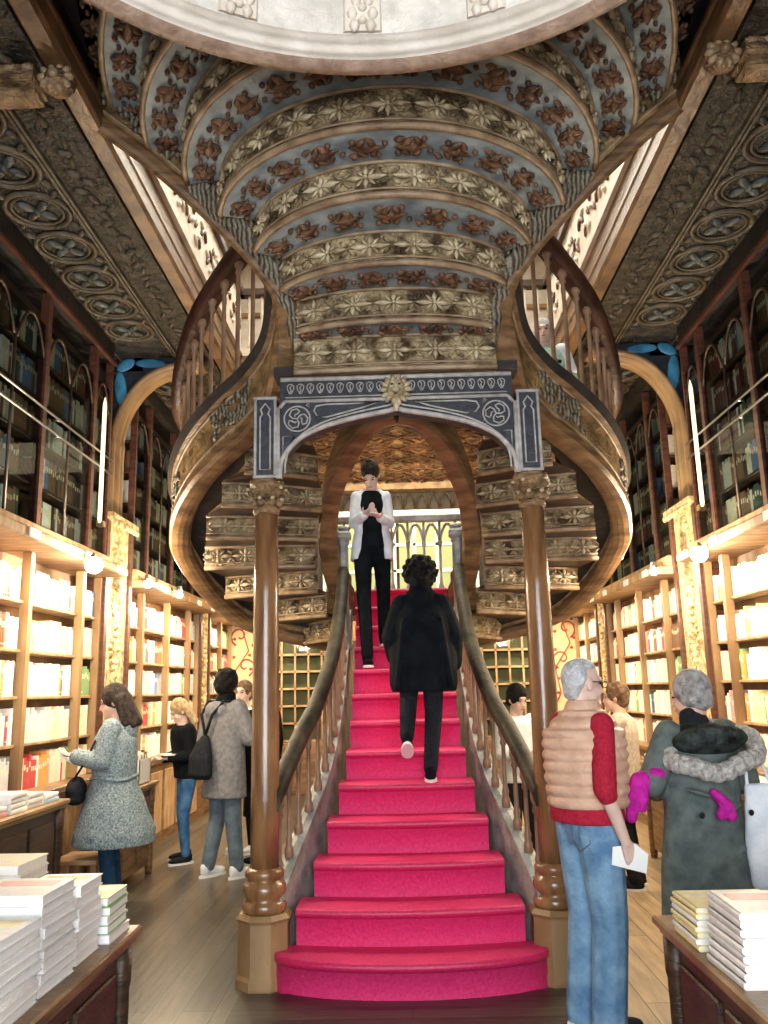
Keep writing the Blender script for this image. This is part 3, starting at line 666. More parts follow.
for x in (-1.32, -.95, -.58, -.12, .22, .60, .98, 1.27): b.box(x, x + .05, YB - .10, YB - .05, 3.1, 4.5)
for z in (3.1, 3.55, 4.0, 4.44): b.box(-1.32, 1.32, YB - .10, YB - .05, z, z + .05)
struct('trim_10', b, 'white')
b = MB(); b.box(-1.7, 1.7, YB - .12, YB - .02, 4.5, 4.62, 1); b.box(-1.95, 1.95, YB - .3, YB - .02, 4.95, ZS, 2)
for k in range(16):
    x = -1.6 + k * .21; b.tube([(x, YB - .05, 4.64), (x + .05, YB - .06, 4.86), (x + .105, YB - .06, 4.92), (x + .16, YB - .06, 4.86), (x + .21, YB - .05, 4.64)], .015, 5, 0)
struct('trim_11', b, ['walnut', 'white', 'mould'])
# ================================================================== BOOKCASES, PILASTERS, BRACKETS
SHV = [.92, 1.27, 1.62, 1.97, 2.34]; UPV = [2.92, 3.28, 3.64, 4.00, 4.34]
BAYS = [('nearest', [3.2, 4.3, 5.4, 6.5, 7.6, 8.05]), ('middle', [8.85, 9.4, 10.45, 11.5, 12.0]), ('farthest', [12.62, 13.5, 14.3])]
SN = {-1: 'left', 1: 'right'}
slots = []     # every stretch of shelf to fill: (side, bay name, shelf label, y0, y1, z, upper)
RANKS = ['bottom', 'second', 'third', 'fourth', 'fifth']
for s in (-1, 1):
    for bn, ys in BAYS:
        t = thing('bookcase', 'tall wooden bookcase, the %s one along the %s wall' % (bn, SN[s]), 'bookcase', (s * 3.0, ys[0], 0), group=None)
        def X(a, c): return sorted((s * a - s * 3.0, s * c - s * 3.0))
        y0, y1 = 0, ys[-1] - ys[0]; oy = ys[0]
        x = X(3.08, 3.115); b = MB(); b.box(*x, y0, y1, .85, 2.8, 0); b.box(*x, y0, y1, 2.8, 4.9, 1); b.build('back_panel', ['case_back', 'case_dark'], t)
        for z in SHV[1:] + UPV[1:]:
            x = X(2.90, 3.08); MB().bbox(*x, y0, y1, z - .025, z, .004).build('shelf', 'shelf_wood' if z < 2.7 else 'walnut', t)
        x = X(2.72, 3.11); b = MB(); b.bbox(*x, y0, y1, .86, .92, .01, 0); x = X(2.76, 3.11); b.box(*x, y0, y1, 0, .86, 0)
        k = 0
        while k * .55 + .1 < y1 - .45: 
            xx = X(2.745, 2.76); b.bbox(*xx, k * .55 + .08, k * .55 + .52, .12, .78, .01, 1); k += 1
        b.build('base_cabinet', ['oak', 'shelf_wood'], t)
        # cornice between lower shelves and glazed upper case
        b = MB(); x = X(2.62, 3.1); b.bbox(*x, y0, y1, 2.72, 2.80, .012); x = X(2.79, 3.1); b.bbox(*x, y0, y1, 2.80, 2.92, .012); b.build('cornice', 'shelf_wood', t)
        for i, y in enumerate(ys):
            yy = y - oy; w_ = .035
            x = X(2.86, 2.93); MB().bbox(*x, max(yy - w_, y0), min(yy + w_, y1), .92, 2.72, .008).build('post', 'oak_light', t)
            x = X(2.84, 2.91); MB().bbox(*x, max(yy - w_, y0), min(yy + w_, y1), 2.92, 4.9, .008).build('post', 'red_wood', t)
        for i in range(len(ys) - 1):
            a, c = ys[i] - oy, ys[i + 1] - oy; n = 2 if c - a > .7 else 1
            x = X(2.86, 2.872); MB().box(*x, a + .035, c - .035, 2.93, 4.6).build('glass_door', 'glass', t)
            for q in range(n):
                u0 = a + (c - a) * q / n; u1 = a + (c - a) * (q + 1) / n; xm = s * 2.862 - s * 3.0
                b = MB(); b.tube([(xm, u0 + .03 + (u1 - u0 - .06) * .5 * (1 - f), 4.30 + .30 * (1 - (f) ** 2.2)) for f in (1, .8, .55, .3, 0)] + [(xm, u0 + .03 + (u1 - u0 - .06) * .5 * (1 + f), 4.30 + .30 * (1 - (f) ** 2.2)) for f in (.3, .55, .8, 1)], .014, 5)
                if q: b.tube([(xm, u0, 2.93), (xm, u0, 4.35)], .013, 5)
                b.build('pointed_arch', 'walnut', t)
            xm = X(2.608, 2.62); ym = (a + c) / 2
            MB().bbox(*xm, ym - .09, ym + .09, 2.725, 2.795, .003).build('label_card', 'white', t)
            for k, z in enumerate(SHV): slots.append((s, bn, RANKS[k] + ' lower', ys[i] + .04, ys[i + 1] - .04, z, False, i))
            for k, z in enumerate(UPV): slots.append((s, bn, RANKS[k] + ' glazed upper', ys[i] + .04, ys[i + 1] - .04, z, True, i))
    # carved pilasters with their arched brackets
    for pi_, (pa, pb) in enumerate(((8.05, 8.85), (12.0, 12.62))):
        t = thing('pilaster', 'gilded carved pilaster between the bookcases of the %s wall, %s' % (SN[s], 'the nearer one' if pi_ == 0 else 'the farther one'), 'pilaster', (s * 3.0, (pa + pb) / 2, 0))
        hw = (pb - pa) / 2 - .005
        def X(a, c): return sorted((s * a - s * 3.0, s * c - s * 3.0))
        x = X(2.80, 3.11); MB().bbox(*x, -hw, hw, 0, .92, .015).build('base', 'oak', t)
        x = X(2.86, 3.11); b = MB(); b.box(*x, -hw + .08, hw - .08, .92, 3.30, 0); xf = s * 2.86 - s * 3.0; rnd = random.Random(11)
        for k in range(34):
            z = 1.0 + k * .067
            for sg in (-1, 1):
                b.ell((xf, sg * (.07 + .05 * math.sin(k * .9)), z), (.03, .05, .03), 0, Matrix.Rotation(sg * .7, 3, 'X'), 7, 4)
            if k % 4 == 0: b.ell((xf, 0, z), (.045, .04, .06), 0, None, 7, 5)
        b.build('carved_panel', 'gold', t)
        for sg in (-1, 1):
            x = X(2.83, 3.11); MB().bbox(*x, sg * (hw - .04) - .04, sg * (hw - .04) + .04, .92, 3.30, .008).build('edge_post', 'red_wood', t)
        b = MB(); x = X(2.78, 3.11); b.bbox(*x, -hw, hw, 3.30, 3.38, .02, 0)
        for k in range(9): b.ell((s * 2.78 - s * 3.0, -hw + .05 + k * (2 * hw - .1) / 8, 3.28), (.025, .03, .035), 0, None, 6, 4)
        x = X(3.03, 3.11); b.bbox(*x, -hw, hw, 3.38, 4.95, .02, 1)
        b.build('capital', ['gold', 'dark'], t)
        # bracket
        t = thing('arched_bracket', 'arched bracket with blue painted spandrel holding up the %s gallery, %s' % (SN[s], 'the nearer one' if pi_ == 0 else 'the farther one'), 'bracket', (0, (pa + pb) / 2, 0))
        A = interp([(s * 2.93, 0, 3.385), (s * 2.93, 0, 3.8), (s * 2.925, 0, 4.15), (s * 2.84, 0, 4.5), (s * 2.66, 0, 4.78), (s * 2.40, 0, 4.94), (s * 2.02, 0, 5.01)], 6)
        b = MB()
        for dy, r in ((-.13, .035), (-.05, .06), (.05, .06), (.13, .035)): b.tube([(p.x - (0 if p.z > 4.3 else 0), dy, p.z) for p in A], [r * (1.35 if p.z < 4.2 else 1.0) for p in A], 8)
        b.build('arch_rib', 'oak_light', t)
        b = MB(); n = len(A)
        for dy, m_ in ((-.045, 0), (.045, 0)):
            vs = []
            for p in A: vs += [(p.x, dy, p.z), (s * 2.89 if p.z < 4.4 else p.x, dy, min(5.09, 5.09))]
            vs = [(p.x, dy, p.z) for p in A] + [(s * 3.0, dy, max(p.z, 3.4)) if p.z < 4.4 else (p.x, dy, 5.095) for p in A]
            b.add(vs, [(i, i + 1, n + i + 1, n + i) for i in range(n - 1)], 0, False)
        b.box(*sorted((s * 2.66, s * 2.98)), -.045, .045, 4.95, 5.095, 0)
        for (cx, cz, ra, rb, an) in ((2.58, 5.03, .17, .05, .08), (2.84, 5.02, .11, .06, -.5), (2.885, 4.76, .21, .062, 1.45)):
            b.ell((s * cx, -.05, cz), (ra, .012, rb), 1, Matrix.Rotation(-s * an, 3, 'Y'), 12, 6)
        b.build('spandrel', ['navy', 'blue_bright'], t)
    t = thing('tube_lamp', 'slim upright glowing tube lamp beside the bracket of the %s wall' % SN[s], 'lamp', (s * 2.775, 7.66, 3.18))
    MB().lathe([(.010, 0), (.020, .03), (.020, 1.12), (.015, 1.17), (.004, 1.22)], n=10).build('tube', 'tube', t)
    MB().box(-.03, .03, .0, .08, -.03, .02).build('lamp_holder', 'brass', t)
    # ladder rails in front of the glazed cases
    for z, lb in ((3.72, 'lower'), (3.86, 'upper')):
        t = thing('ladder_rail', '%s thin metal rail running along the glazed cases of the %s wall' % (lb, SN[s]), 'rail', (s * 2.80, 3.2, z))
        MB().tube([(0, 0, 0), (0, 4.8, 0)], .010, 6).build('rail_bar', 'steel', t)
        for k in range(5): MB().tube([(0, .2 + k * 1.1, 0), (s * .05, .2 + k * 1.1, 0)], .012, 6).build('rail_bracket', 'steel', t)
# ------------------------------------------------------------------ lamps
def wall_lamp(x, y, z, label, big):
    t = thing('globe_lamp' if big else 'spot_lamp', label, 'lamp', (x, y, z)); s = 1 if x > 0 else -1
    r = .072 if big else .038
    MB().ell((0, 0, 0), (r, r, r), 0, None, 16, 10).build('bulb', 'bulb' if big else 'bulb_small', t)
    MB().tube([(s * r, 0, .02), (s * .075, 0, .05), (s * .082, 0, .08), (s * .087, 0, .09)], .012, 6).build('arm', 'brass', t)
    MB().lathe([(.05, .04), (.045, .06), (.02, .09), (.01, .1)] if big else [(.03, .028), (.034, .04), (.03, .09), (.015, .1)], n=12).build('shade', 'brass' if big else 'steel', t)
wall_lamp(-2.53, 6.90, 2.67, 'bright globe lamp glowing in front of the left wall pilaster', True)
wall_lamp(2.53, 7.18, 2.67, 'bright globe lamp glowing in front of the right wall pilaster', True)
wall_lamp(-2.53, 8.40, 2.69, 'small white spot lamp on the left bookcase cornice, nearer the globe lamp', False)
wall_lamp(-2.53, 9.62, 2.72, 'small white spot lamp on the left bookcase cornice, farther from the globe lamp', False)
wall_lamp(2.53, 8.50, 2.70, 'small white spot lamp on the right bookcase cornice', False)
for s, y in ((-1, 6.90), (1, 7.18)): point('globe_light', (s * 2.40, y - .05, 2.67), 70, (1, .82, .58), .06)
for p in ((-2.44, 8.40, 2.69), (-2.44, 9.62, 2.72), (2.44, 8.50, 2.70)): point('spot_lamp_light', p, 50, (1, .84, .60), .035)
# ------------------------------------------------------------------ books
BC = {'white': (.86, .84, .80), 'cream': (.84, .74, .55), 'pale yellow': (.88, .76, .38), 'pale grey': (.62, .62, .60), 'pink': (.72, .36, .36), 'red': (.52, .06, .06), 'orange': (.80, .36, .10), 'blue': (.12, .22, .42), 'light blue': (.42, .60, .74), 'green': (.22, .40, .16), 'brown': (.22, .11, .05), 'dark green': (.04, .08, .05), 'black': (.03, .03, .03), 'dark red': (.16, .03, .03)}
for k, c in BC.items(): M['bk_' + k] = mat('cover_' + k.replace(' ', '_'), c, .45, tuple(min(1, v * 1.15 + .01) for v in c), 30)
LOWC = ['white'] * 7 + ['cream'] * 5 + ['pale yellow'] * 2 + ['pale grey'] * 2 + ['pink', 'red', 'orange', 'blue', 'light blue', 'green', 'brown']
UPC = ['brown'] * 5 + ['dark green', 'dark red', 'black', 'cream', 'pale grey', 'brown', 'blue', 'white', 'cream']
def book_geo(b, th, h, d, mc=0, mp=1, o=(0, 0, 0)):
    """upright book: spine towards -x, thickness along y, rising in z; rounded spine, recessed pages, two label bands"""
    ox, oy, oz = o
    sp = [(-.0 + .006 * (1 - math.cos(a)) * 0 + .008 - .008 * math.sin(a), -math.cos(a) * th / 2) for a in (0, PI / 4, PI / 2, 3 * PI / 4, PI)]
    poly = [(ox + p, oy + q) for p, q in sp] + [(ox + d, oy + th / 2), (ox + d, oy + th / 2 - .003), (ox + .012, oy + th / 2 - .003), (ox + .012, oy - th / 2 + .003), (ox + d, oy - th / 2 + .003), (ox + d, oy - th / 2)]
    b.prism(poly, 'z', oz, oz + h, mc)
    b.box(ox + .012, ox + d - .005, oy - th / 2 + .003, oy + th / 2 - .003, oz + .003, oz + h - .004, mp)
protos = {}
def proto(colr, th, h):
    key = (colr, th, h)
    if key not in protos:
        b = MB(); book_geo(b, th, h, .15)
        b.box(-.0012, .004, -th / 2 * .55, th / 2 * .55, h * .62, h * .80, 2); b.box(-.0010, .004, -th / 2 * .55, th / 2 * .55, h * .10, h * .14, 2)
        o = b.build('book', ['bk_' + colr, 'paper', 'bk_cream' if colr in ('brown', 'black', 'blue', 'green', 'dark green', 'red', 'dark red') else 'bk_pale grey'])
        protos[key] = o.data; bpy.data.objects.remove(o)
    return protos[key]
rnd = random.Random(21); allb = []
for (s, bn, sl, y0, y1, z, up, ci) in slots:
    y = y0 + rnd.uniform(0, .05); k = 0; run = None; left = 0
    while True:
        th = rnd.choice((.028, .036, .046)); h = rnd.choice((.21, .235, .26))
        if up: h = rnd.choice((.235, .26, .26))
        if left <= 0: run = rnd.choice(UPC if up else LOWC); left = rnd.choice((1, 1, 1, 2, 3, 5))
        left -= 1
        if y + th > y1 - (.0 if rnd.random() > .02 else .2): break
        k += 1
        if rnd.random() < (.04 if up else .015): y += rnd.uniform(.03, .10)
        allb.append((s, bn, sl, y + th / 2, z, run, th, h, k, ci, up)); y += th + rnd.uniform(.0005, .003)
ORD = ['first', 'second', 'third', 'fourth', 'fifth', 'sixth', 'seventh', 'eighth', 'ninth', 'tenth', 'eleventh', 'twelfth', 'thirteenth', 'fourteenth', 'fifteenth', 'sixteenth', 'seventeenth', 'eighteenth', 'nineteenth', 'twentieth',
       'twenty-first', 'twenty-second', 'twenty-third', 'twenty-fourth', 'twenty-fifth', 'twenty-sixth', 'twenty-seventh', 'twenty-eighth', 'twenty-ninth', 'thirtieth', 'thirty-first', 'thirty-second', 'thirty-third', 'thirty-fourth', 'thirty-fifth', 'thirty-sixth', 'thirty-seventh', 'thirty-eighth', 'thirty-ninth', 'fortieth']
def inview(x, y, z):
    # seen inside the frame, roughly
    from math import tan
    v = cam.matrix_world.inverted() @ Vector((x, y, z)); return v.z < 0 and abs(v.x / -v.z) < .455 and abs(v.y / -v.z) < .60
cand = [q for q in allb if q[0] and inview(q[0] * 2.93, q[3], q[4] + .1) and not (q[10]) and q[1] != 'farthest' and q[4] > 1.1]
cand.sort(key=lambda q: q[3]); ind = set(id(q) for q in cand[:225])
NP = {0: 'first', 1: 'second', 2: 'third', 3: 'fourth', 4: 'fifth'}
rest = MB(); rc = list(BC); 
for q in allb:
    s, bn, sl, y, z, c, th, h, k, ci, up = q
    if id(q) in ind:
        o = bpy.data.objects.new('book', proto(c, th, h)); COL.objects.link(o)
        o.location = (s * 2.915, y, z + .0005); o.rotation_euler = (0, 0, 0 if s > 0 else PI)
        tag(o, '%s book, %s in from post %s, %s shelf, %s bookcase, %s wall' % (c, ORD[k - 1], NP[ci], sl.replace(' lower', ''), bn, SN[s]), 'book', 'books on the %s bookcase shelves of the %s wall' % (bn, SN[s]))
    else:
        if y < 4.2: continue
        xo = s * 2.915; a, c_ = sorted((xo, xo + s * .15)); rest.box(a, c_, y - th / 2, y + th / 2, z + .0005, z + h, rc.index(c))
        a, c_ = sorted((xo - s * .001, xo)); rest.box(a, c_, y - th * .28, y + th * .28, z + h * .62, z + h * .78, rc.index('cream'))
tag(rest.build('shelved_books', ['bk_' + c for c in rc]), 'all the remaining rows of books on the bookcase shelves', 'books', kind='stuff')
# ------------------------------------------------------------------ rear wall cabinets and painted panels
for s in (-1, 1):
    t = thing('glazed_cabinet', 'glass-doored cabinet with many small panes on the rear wall, %s the stairs' % ('left of' if s < 0 else 'right of'), 'cabinet', (s * 1.76, YB - .13, 0))
    MB().bbox(-.52, .52, -.12, .12, 0, .80, .015).build('base', 'oak', t)
    b = MB(); b.box(-.5, .5, .09, .12, .8, 2.5); b.box(-.5, -.46, -.1, .1, .8, 2.5); b.box(.46, .5, -.1, .1, .8, 2.5); b.bbox(-.54, .54, -.13, .12, 2.5, 2.58, .015); b.build('body', 'shelf_wood', t)
    MB().box(-.45, .45, -.085, -.08, .82, 2.5).build('pane', 'glass', t); MB().box(-.46, .46, .08, .09, .8, 2.5).build('lining', 'bk_pale yellow', t)
    b = MB()
    for k in range(5): b.box(-.475 + k * .22, -.445 + k * .22, -.11, -.085, .8, 2.5)
    for k in range(7): b.box(-.46, .46, -.11, -.085, .82 + k * .275, .85 + k * .275)
    b.build('door', 'shelf_wood', t)
    for k in range(5): MB().box(-.46, .46, -.07, .09, 1.07 + k * .275, 1.085 + k * .275).build('shelf', 'walnut', t)
    t2 = tag(MB().bbox(-.26, .26, -.02, .02, 1.2, 2.9, .01).build('painted_panel', 'panel_cream', None, (s * 2.68, YB - .03, 0)), 'cream wall panel painted with red-brown scrolls at the rear, %s corner' % SN[s], 'wall panel')
    b = MB()
    for base in (1.45, 1.95, 2.45):
        sg = 1 if base != 1.95 else -1
        b.tube([(sg * s * (.05 + r * math.cos(a)) * 1.0, -.026, base + .10 + r * math.sin(a)) for r, a in [(.17 - .012 * k, k * .55 - 1.2) for k in range(13)]], .014, 5)
        for dx, dz in ((.15, .25), (-.14, .05), (.17, -.06), (-.12, .28)): b.ell((sg * dx, -.024, base + dz), (.028, .006, .028), 0, None, 6, 4)
    b.tube([(-.2, -.026, 1.3), (-.1, -.026, 1.5), (-.17, -.026, 1.9), (.1, -.026, 2.3), (-.05, -.026, 2.8)], .011, 5)
    b.build('painted_scroll', 'red_paint', t2)
t = thing('bookshelf', 'low rear bookshelf seen behind the staircase', 'bookcase', (0, YB - .16, 0))
MB().bbox(-1.1, 1.1, -.15, .13, 0, .5, .01).build('base', 'oak', t)
b = MB(); b.box(-1.1, 1.1, .1, .13, .5, 2.4); b.box(-1.1, -1.06, -.15, .1, .5, 2.4); b.box(1.06, 1.1, -.15, .1, .5, 2.4); b.bbox(-1.14, 1.14, -.17, .13, 2.4, 2.47, .01); b.build('body', 'shelf_wood', t)
for z in (.95, 1.4, 1.85): MB().box(-1.06, 1.06, -.14, .1, z, z + .025).build('shelf', 'shelf_wood', t)
# ------------------------------------------------------------------ display tables
def table(name, label, x0, x1, y0, y1, h, topm, bodym, loc=(0, 0, 0), panels=True):
    cx, cy = (x0 + x1) / 2, (y0 + y1) / 2; a, c = (x1 - x0) / 2, (y1 - y0) / 2
    t = thing(name, label, 'table', (cx, cy, 0))
    b = MB(); b.bbox(-a, a, -c, c, h - .035, h, .008); b.bbox(-a + .02, a - .02, -c + .02, c - .02, h - .06, h - .035, .006); b.build('tabletop', topm, t)
    MB().bbox(-a + .06, a - .06, -c + .06, c - .06, .08, h - .06, .01).build('table_body', bodym, t)
    for sx in (-1, 1):
        for sy in (-1, 1):
            MB().lathe([(.028, 0), (.036, .05), (.036, h - .2), (.042, h - .18), (.042, h - .06)], (0, 0, 0), 8).build('leg', bodym, t, (sx * (a - .06), sy * (c - .06), 0))
    if panels:
        for sx in (-1, 1):
            n = max(2, int(2 * c / .45))
            for k in range(n):
                yy = -c + .12 + (2 * c - .24) * (k + .5) / n; ww = (2 * c - .24) / n / 2 - .03; xa, xb = sorted((sx * (a - .06), sx * (a - .045)))
                MB().bbox(xa, xb, yy - ww, yy + ww, .16, h - .13, .006).build('side_panel', bodym, t)
    return t
table('display_table', 'dark wooden display table in the left foreground stacked with books', -2.2, -1.02, 1.5, 3.47, .75, 'oak', 'walnut')
table('display_table', 'dark wooden display table in the right foreground with yellow books', .91, 2.1, 1.5, 3.47, .75, 'oak_light', 'walnut')
table('display_table', 'long dark panelled counter of books in front of the left wall shelves', -2.70, -2.40 - .0, 4.3, 6.3, .90, 'oak_light', 'walnut')
table('display_table', 'smaller table by the left wall behind the woman in the tweed coat', -2.68, -2.34, 7.35, 8.35, .82, 'oak_light', 'oak')
table('display_table', 'long counter covered in books in front of the right wall shelves', 2.25, 2.70, 5.6, 8.6, .88, 'oak_light', 'oak')
def flat_book(cov, th, w_, d, loc, rz, label, group, band=None):
    """a book lying flat: cover mesh on top level, pages its child; spine towards -x"""
    b = MB(); b.box(0, w_, 0, d, 0, .003, 0); b.box(0, w_, 0, d, th - .003, th, 0)
    b.prism([(0.0, 0.0), (-.004, th * .3), (-.004, th * .7), (0, th), (.004, th), (.004, 0)], 'y', 0, d, 0)
    if band: b.box(w_ * .12, w_ * .88, d * .55, d * .85, th, th + .0006, 1); b.box(w_ * .2, w_ * .7, d * .2, d * .26, th, th + .0006, 2)
    o = b.build('book', ['bk_' + cov, 'bk_' + (band or cov), 'white'], None, loc, rz)
    tag(o, label, 'book', group)
    MB().box(.004, w_ - .004, .004, d - .004, .003, th - .003).build('page_block', 'paper', o)
    return o
rnd = random.Random(5)
POS = ['lowest', 'second', 'third', 'fourth', 'fifth', 'sixth', 'seventh', 'eighth', 'ninth', 'tenth', 'eleventh', 'twelfth']
def stack(x, y, z, w_, d, hs, cols, rz, where, group, bands=None, jit=.006):
    zz = z + .0005; n = len(hs)
    for k, th in enumerate(hs):
        c = cols[k % len(cols)]; top = k == n - 1
        pos = 'topmost' if top else POS[k] if k < 12 else ORD[k]
        flat_book(c, th, w_, d, (x + rnd.uniform(-jit, jit), y + rnd.uniform(-jit, jit), zz), rz + rnd.uniform(-.03, .03),
                  '%s book, %s of its stack, %s' % (c, pos, where), group, (bands if top else None)); zz += th + .0008
G1 = 'books stacked on the left foreground table'; G2 = 'books stacked on the right foreground table'
U = PI   # pages towards the aisle
stack(-1.280, 2.370, 0.75, 0.21, 0.27, [.028] * 8, ['pale grey', 'white', 'white'], 0, 'nearest stack on the left foreground table', G1, 'pale yellow')
stack(-1.330, 2.680, 0.75, 0.25, 0.25, [.030] * 9, ['white', 'pale grey'], 0, 'second stack along the left foreground table edge', G1, 'pink')
stack(-1.280, 2.960, 0.75, 0.20, 0.21, [.034] * 7, ['white'], 0, 'third stack along the left foreground table edge', G1, 'orange')
stack(-1.280, 3.200, 0.75, 0.22, 0.22, [.030] * 5, ['pale grey', 'green', 'white', 'green', 'green'], 0, 'far corner stack on the left foreground table', G1, 'pale yellow')
stack(-1.630, 3.140, 0.75, 0.27, 0.24, [.034] * 8, ['white', 'cream'], 0, 'farthest-back stack on the left foreground table', G1, 'cream')
stack(-1.540, 2.340, 0.75, 0.20, 0.26, [.03] * 7, ['white', 'pale grey'], 0, 'inner near stack on the left foreground table', G1, 'pink')
stack(-1.620, 2.760, 0.75, 0.22, 0.26, [.03] * 9, ['white', 'light blue', 'white'], 0, 'inner middle stack on the left foreground table', G1, 'red')
stack(.93, 3.00, .75, .30, .25, [.018] * 7, ['pale yellow', 'white', 'pale yellow'], 0, 'yellow stack on the right foreground table', G2, 'cream')
stack(.94, 2.63, .75, .24, .28, [.022] * 9, ['pale grey', 'white', 'white'], 0, 'pale stack on the right foreground table', G2, 'pink')
stack(1.30, 2.98, .75, .22, .28, [.022] * 6, ['white', 'cream'], 0, 'white stack on the right foreground table', G2, 'pale grey')
stack(1.24, 2.62, .75, .22, .28, [.024] * 7, ['light blue', 'white'], 0, 'inner pale stack on the right foreground table', G2, 'cream')
for k in range(7):
    c = ['white', 'cream', 'white', 'pink', 'white', 'pale grey', 'light blue'][k]
    stack(-2.44, 4.62 + k * .26, .90, .19, .22, [.03] * (2 + (k * 5) % 3), [c, 'white'], U, 'pile %s along the left counter' % ORD[k], 'piles on the left counter', 'pale yellow' if k % 2 else None)
for k in range(11):
    c = ['red', 'white', 'pale yellow', 'red', 'cream', 'white', 'orange', 'white', 'red', 'white', 'cream'][k]
    stack(2.29, 5.68 + k * .26, .88, .19, .22, [.035] * (2 + (k * 3) % 3), [c, 'white'], 0, 'pile %s along the right counter' % ORD[k], 'piles on the right counter', 'pale yellow' if k % 2 else None)
# white crates of books on the smaller left table
for k, (y, z, n) in enumerate(((7.45, .821, 'lower white box full of books on the smaller left table, nearer end'), (7.85, .821, 'white box full of books on the smaller left table, farther end'))):
    t = thing('book_box', n, 'box', (-2.52, y, z)); b = MB()
    b.box(-.14, .14, 0, .34, 0, .01); b.box(-.14, -.132, 0, .34, 0, .22); b.box(.132, .14, 0, .34, 0, .22); b.box(-.14, .14, 0, .008, 0, .22); b.box(-.14, .14, .332, .34, 0, .22)
    b.build('box_body', 'white', t)
    for q in range(8):
        bb = MB(); book_geo(bb, .034, .24 + .02 * (q % 3), .22, o=(0, 0, 0)); o = bb.build('book', ['bk_' + ['brown', 'white', 'cream', 'dark red', 'white', 'black', 'pale yellow', 'brown'][q], 'paper'], None, (-2.63, y + .035 + q * .039, z + .012))
        tag(o, '%s book standing %s in the %s white box on the left' % (['brown', 'white', 'cream', 'dark red', 'second white', 'black', 'pale yellow', 'second brown'][q], ORD[q], 'nearer' if k == 0 else 'farther'), 'book', 'books in the white boxes')
t = thing('step_stool', 'low pale wooden step stool beside the left counter', 'stool', (-2.52, 6.95, 0))
MB().bbox(-.17, .17, -.2, .2, .36, .40, .008).build('seat', 'shelf_wood', t); MB().bbox(-.15, .15, -.19, -.04, .17, .20, .006).build('tread', 'shelf_wood', t)
for sx in (-1, 1):
    for sy in (-1, 1): MB().bbox(-.02, .02, -.02, .02, 0, .36, .004).build('leg', 'shelf_wood', t, (sx * .145, sy * .17, 0))
# ================================================================== PEOPLE
M['skin'] = mat('skin', (.60, .36, .27), .5, (.70, .45, .35), 12)
M['skin_pale'] = mat('skin_pale', (.68, .46, .38), .5, (.78, .56, .47), 12)
def cloth(n, c, c2=None, sc=40, b=.4, r=.85, bs=60): M[n] = mat(n, c, r, c2 or tuple(v * 1.4 + .004 for v in c), sc, bump=b, bscale=bs, spec=.12); return n
cloth('tweed', (.11, .16, .19), (.34, .42, .46), 70, .6); cloth('grey_wool', (.17, .17, .18), (.25, .25, .26), 30); cloth('black_cloth', (.0025, .004, .006), (.007, .010, .013), 10)
cloth('charcoal', (.012, .014, .018)); cloth('denim', (.10, .21, .36), (.24, .40, .56), 9, .5, .85, 20); cloth('dark_denim', (.015, .045, .09), (.03, .08, .15), 12); cloth('blue_denim', (.035, .11, .26), (.09, .22, .42), 10)
cloth('grey_denim', (.09, .13, .17), (.17, .22, .27), 10); cloth('vest_cloth', (.60, .36, .25), (.72, .47, .34), 12, .5, .4, 22); cloth('red_knit', (.36, .012, .035), (.46, .025, .05), 60); cloth('parka_cloth', (.085, .11, .105), (.15, .18, .17), 14, .4)
cloth('fur', (.34, .32, .29), (.72, .70, .66), 40, 1.0, .9, 70); cloth('dark_fur', (.008, .010, .010), (.06, .075, .07), 16, 1.0, .8, 40); cloth('magenta', (.42, .01, .25), (.60, .03, .38), 20, .8, .8, 20); cloth('white_cloth', (.62, .68, .74), (.84, .87, .90), 8, .5, .8, 14)
cloth('beige_cloth', (.42, .36, .28)); cloth('mint_cloth', (.35, .55, .42), (.5, .7, .55)); cloth('yellow_cloth', (.72, .62, .28), (.85, .76, .42), 14)
cloth('hair_dark', (.018, .014, .012), (.06, .045, .038), 30, 1.0, .5, 60); cloth('hair_black', (.004, .004, .004), (.015, .013, .012), 40, 1.0, .5, 60); cloth('hair_brown', (.10, .05, .028), (.26, .16, .09), 30, 1.0, .5, 60)
cloth('hair_grey', (.20, .19, .18), (.56, .55, .54), 22, 1.0, .5, 50); cloth('hair_white', (.45, .45, .46), (.74, .74, .75), 24, 1.0, .5, 50); cloth('hair_blond', (.34, .22, .10), (.60, .46, .27), 26, 1.0, .5, 50)
M['eye'] = mat('eye', (.02, .015, .012), .2); M['lips'] = mat('lips', (.42, .14, .12), .5); M['rubber'] = mat('shoe_sole', (.82, .82, .80), .5); M['black_plastic'] = mat('black_plastic', (.01, .01, .012), .3)
DG = None
def remesh(name, b, m, parent, vox=.010, sm=4, mats=None):
    o = b.build(name, m, None); md = o.modifiers.new('r', 'REMESH'); md.mode = 'VOXEL'; md.voxel_size = vox; md.use_smooth_shade = True
    s2 = o.modifiers.new('s', 'SMOOTH'); s2.factor = .5; s2.iterations = sm
    dg = bpy.context.evaluated_depsgraph_get(); me = bpy.data.meshes.new_from_object(o.evaluated_get(dg)); old = o.data
    o.modifiers.clear(); o.data = me; bpy.data.meshes.remove(old); me.name = name
    if not me.materials: me.materials.append(M[m])
    me.polygons.foreach_set('use_smooth', [True] * len(me.polygons)); o.parent = parent; return o
def caps(b, p0, r0, p1, r1, n=10):
    p0, p1 = Vector(p0), Vector(p1); d = p1 - p0; L = d.length; t = d.normalized(); pts = []; rs = []
    for f in (-1, -.8, -.45, 0): pts.append(p0 + t * r0 * f); rs.append(max(r0 * math.sqrt(max(0, 1 - f * f)), .001))
    for f in (.33, .66): pts.append(p0 + d * f); rs.append(r0 + (r1 - r0) * f)
    for f in (0, .45, .8, 1): pts.append(p1 + t * r1 * f); rs.append(max(r1 * math.sqrt(max(0, 1 - f * f)), .001))
    b.tube(pts, rs, n)
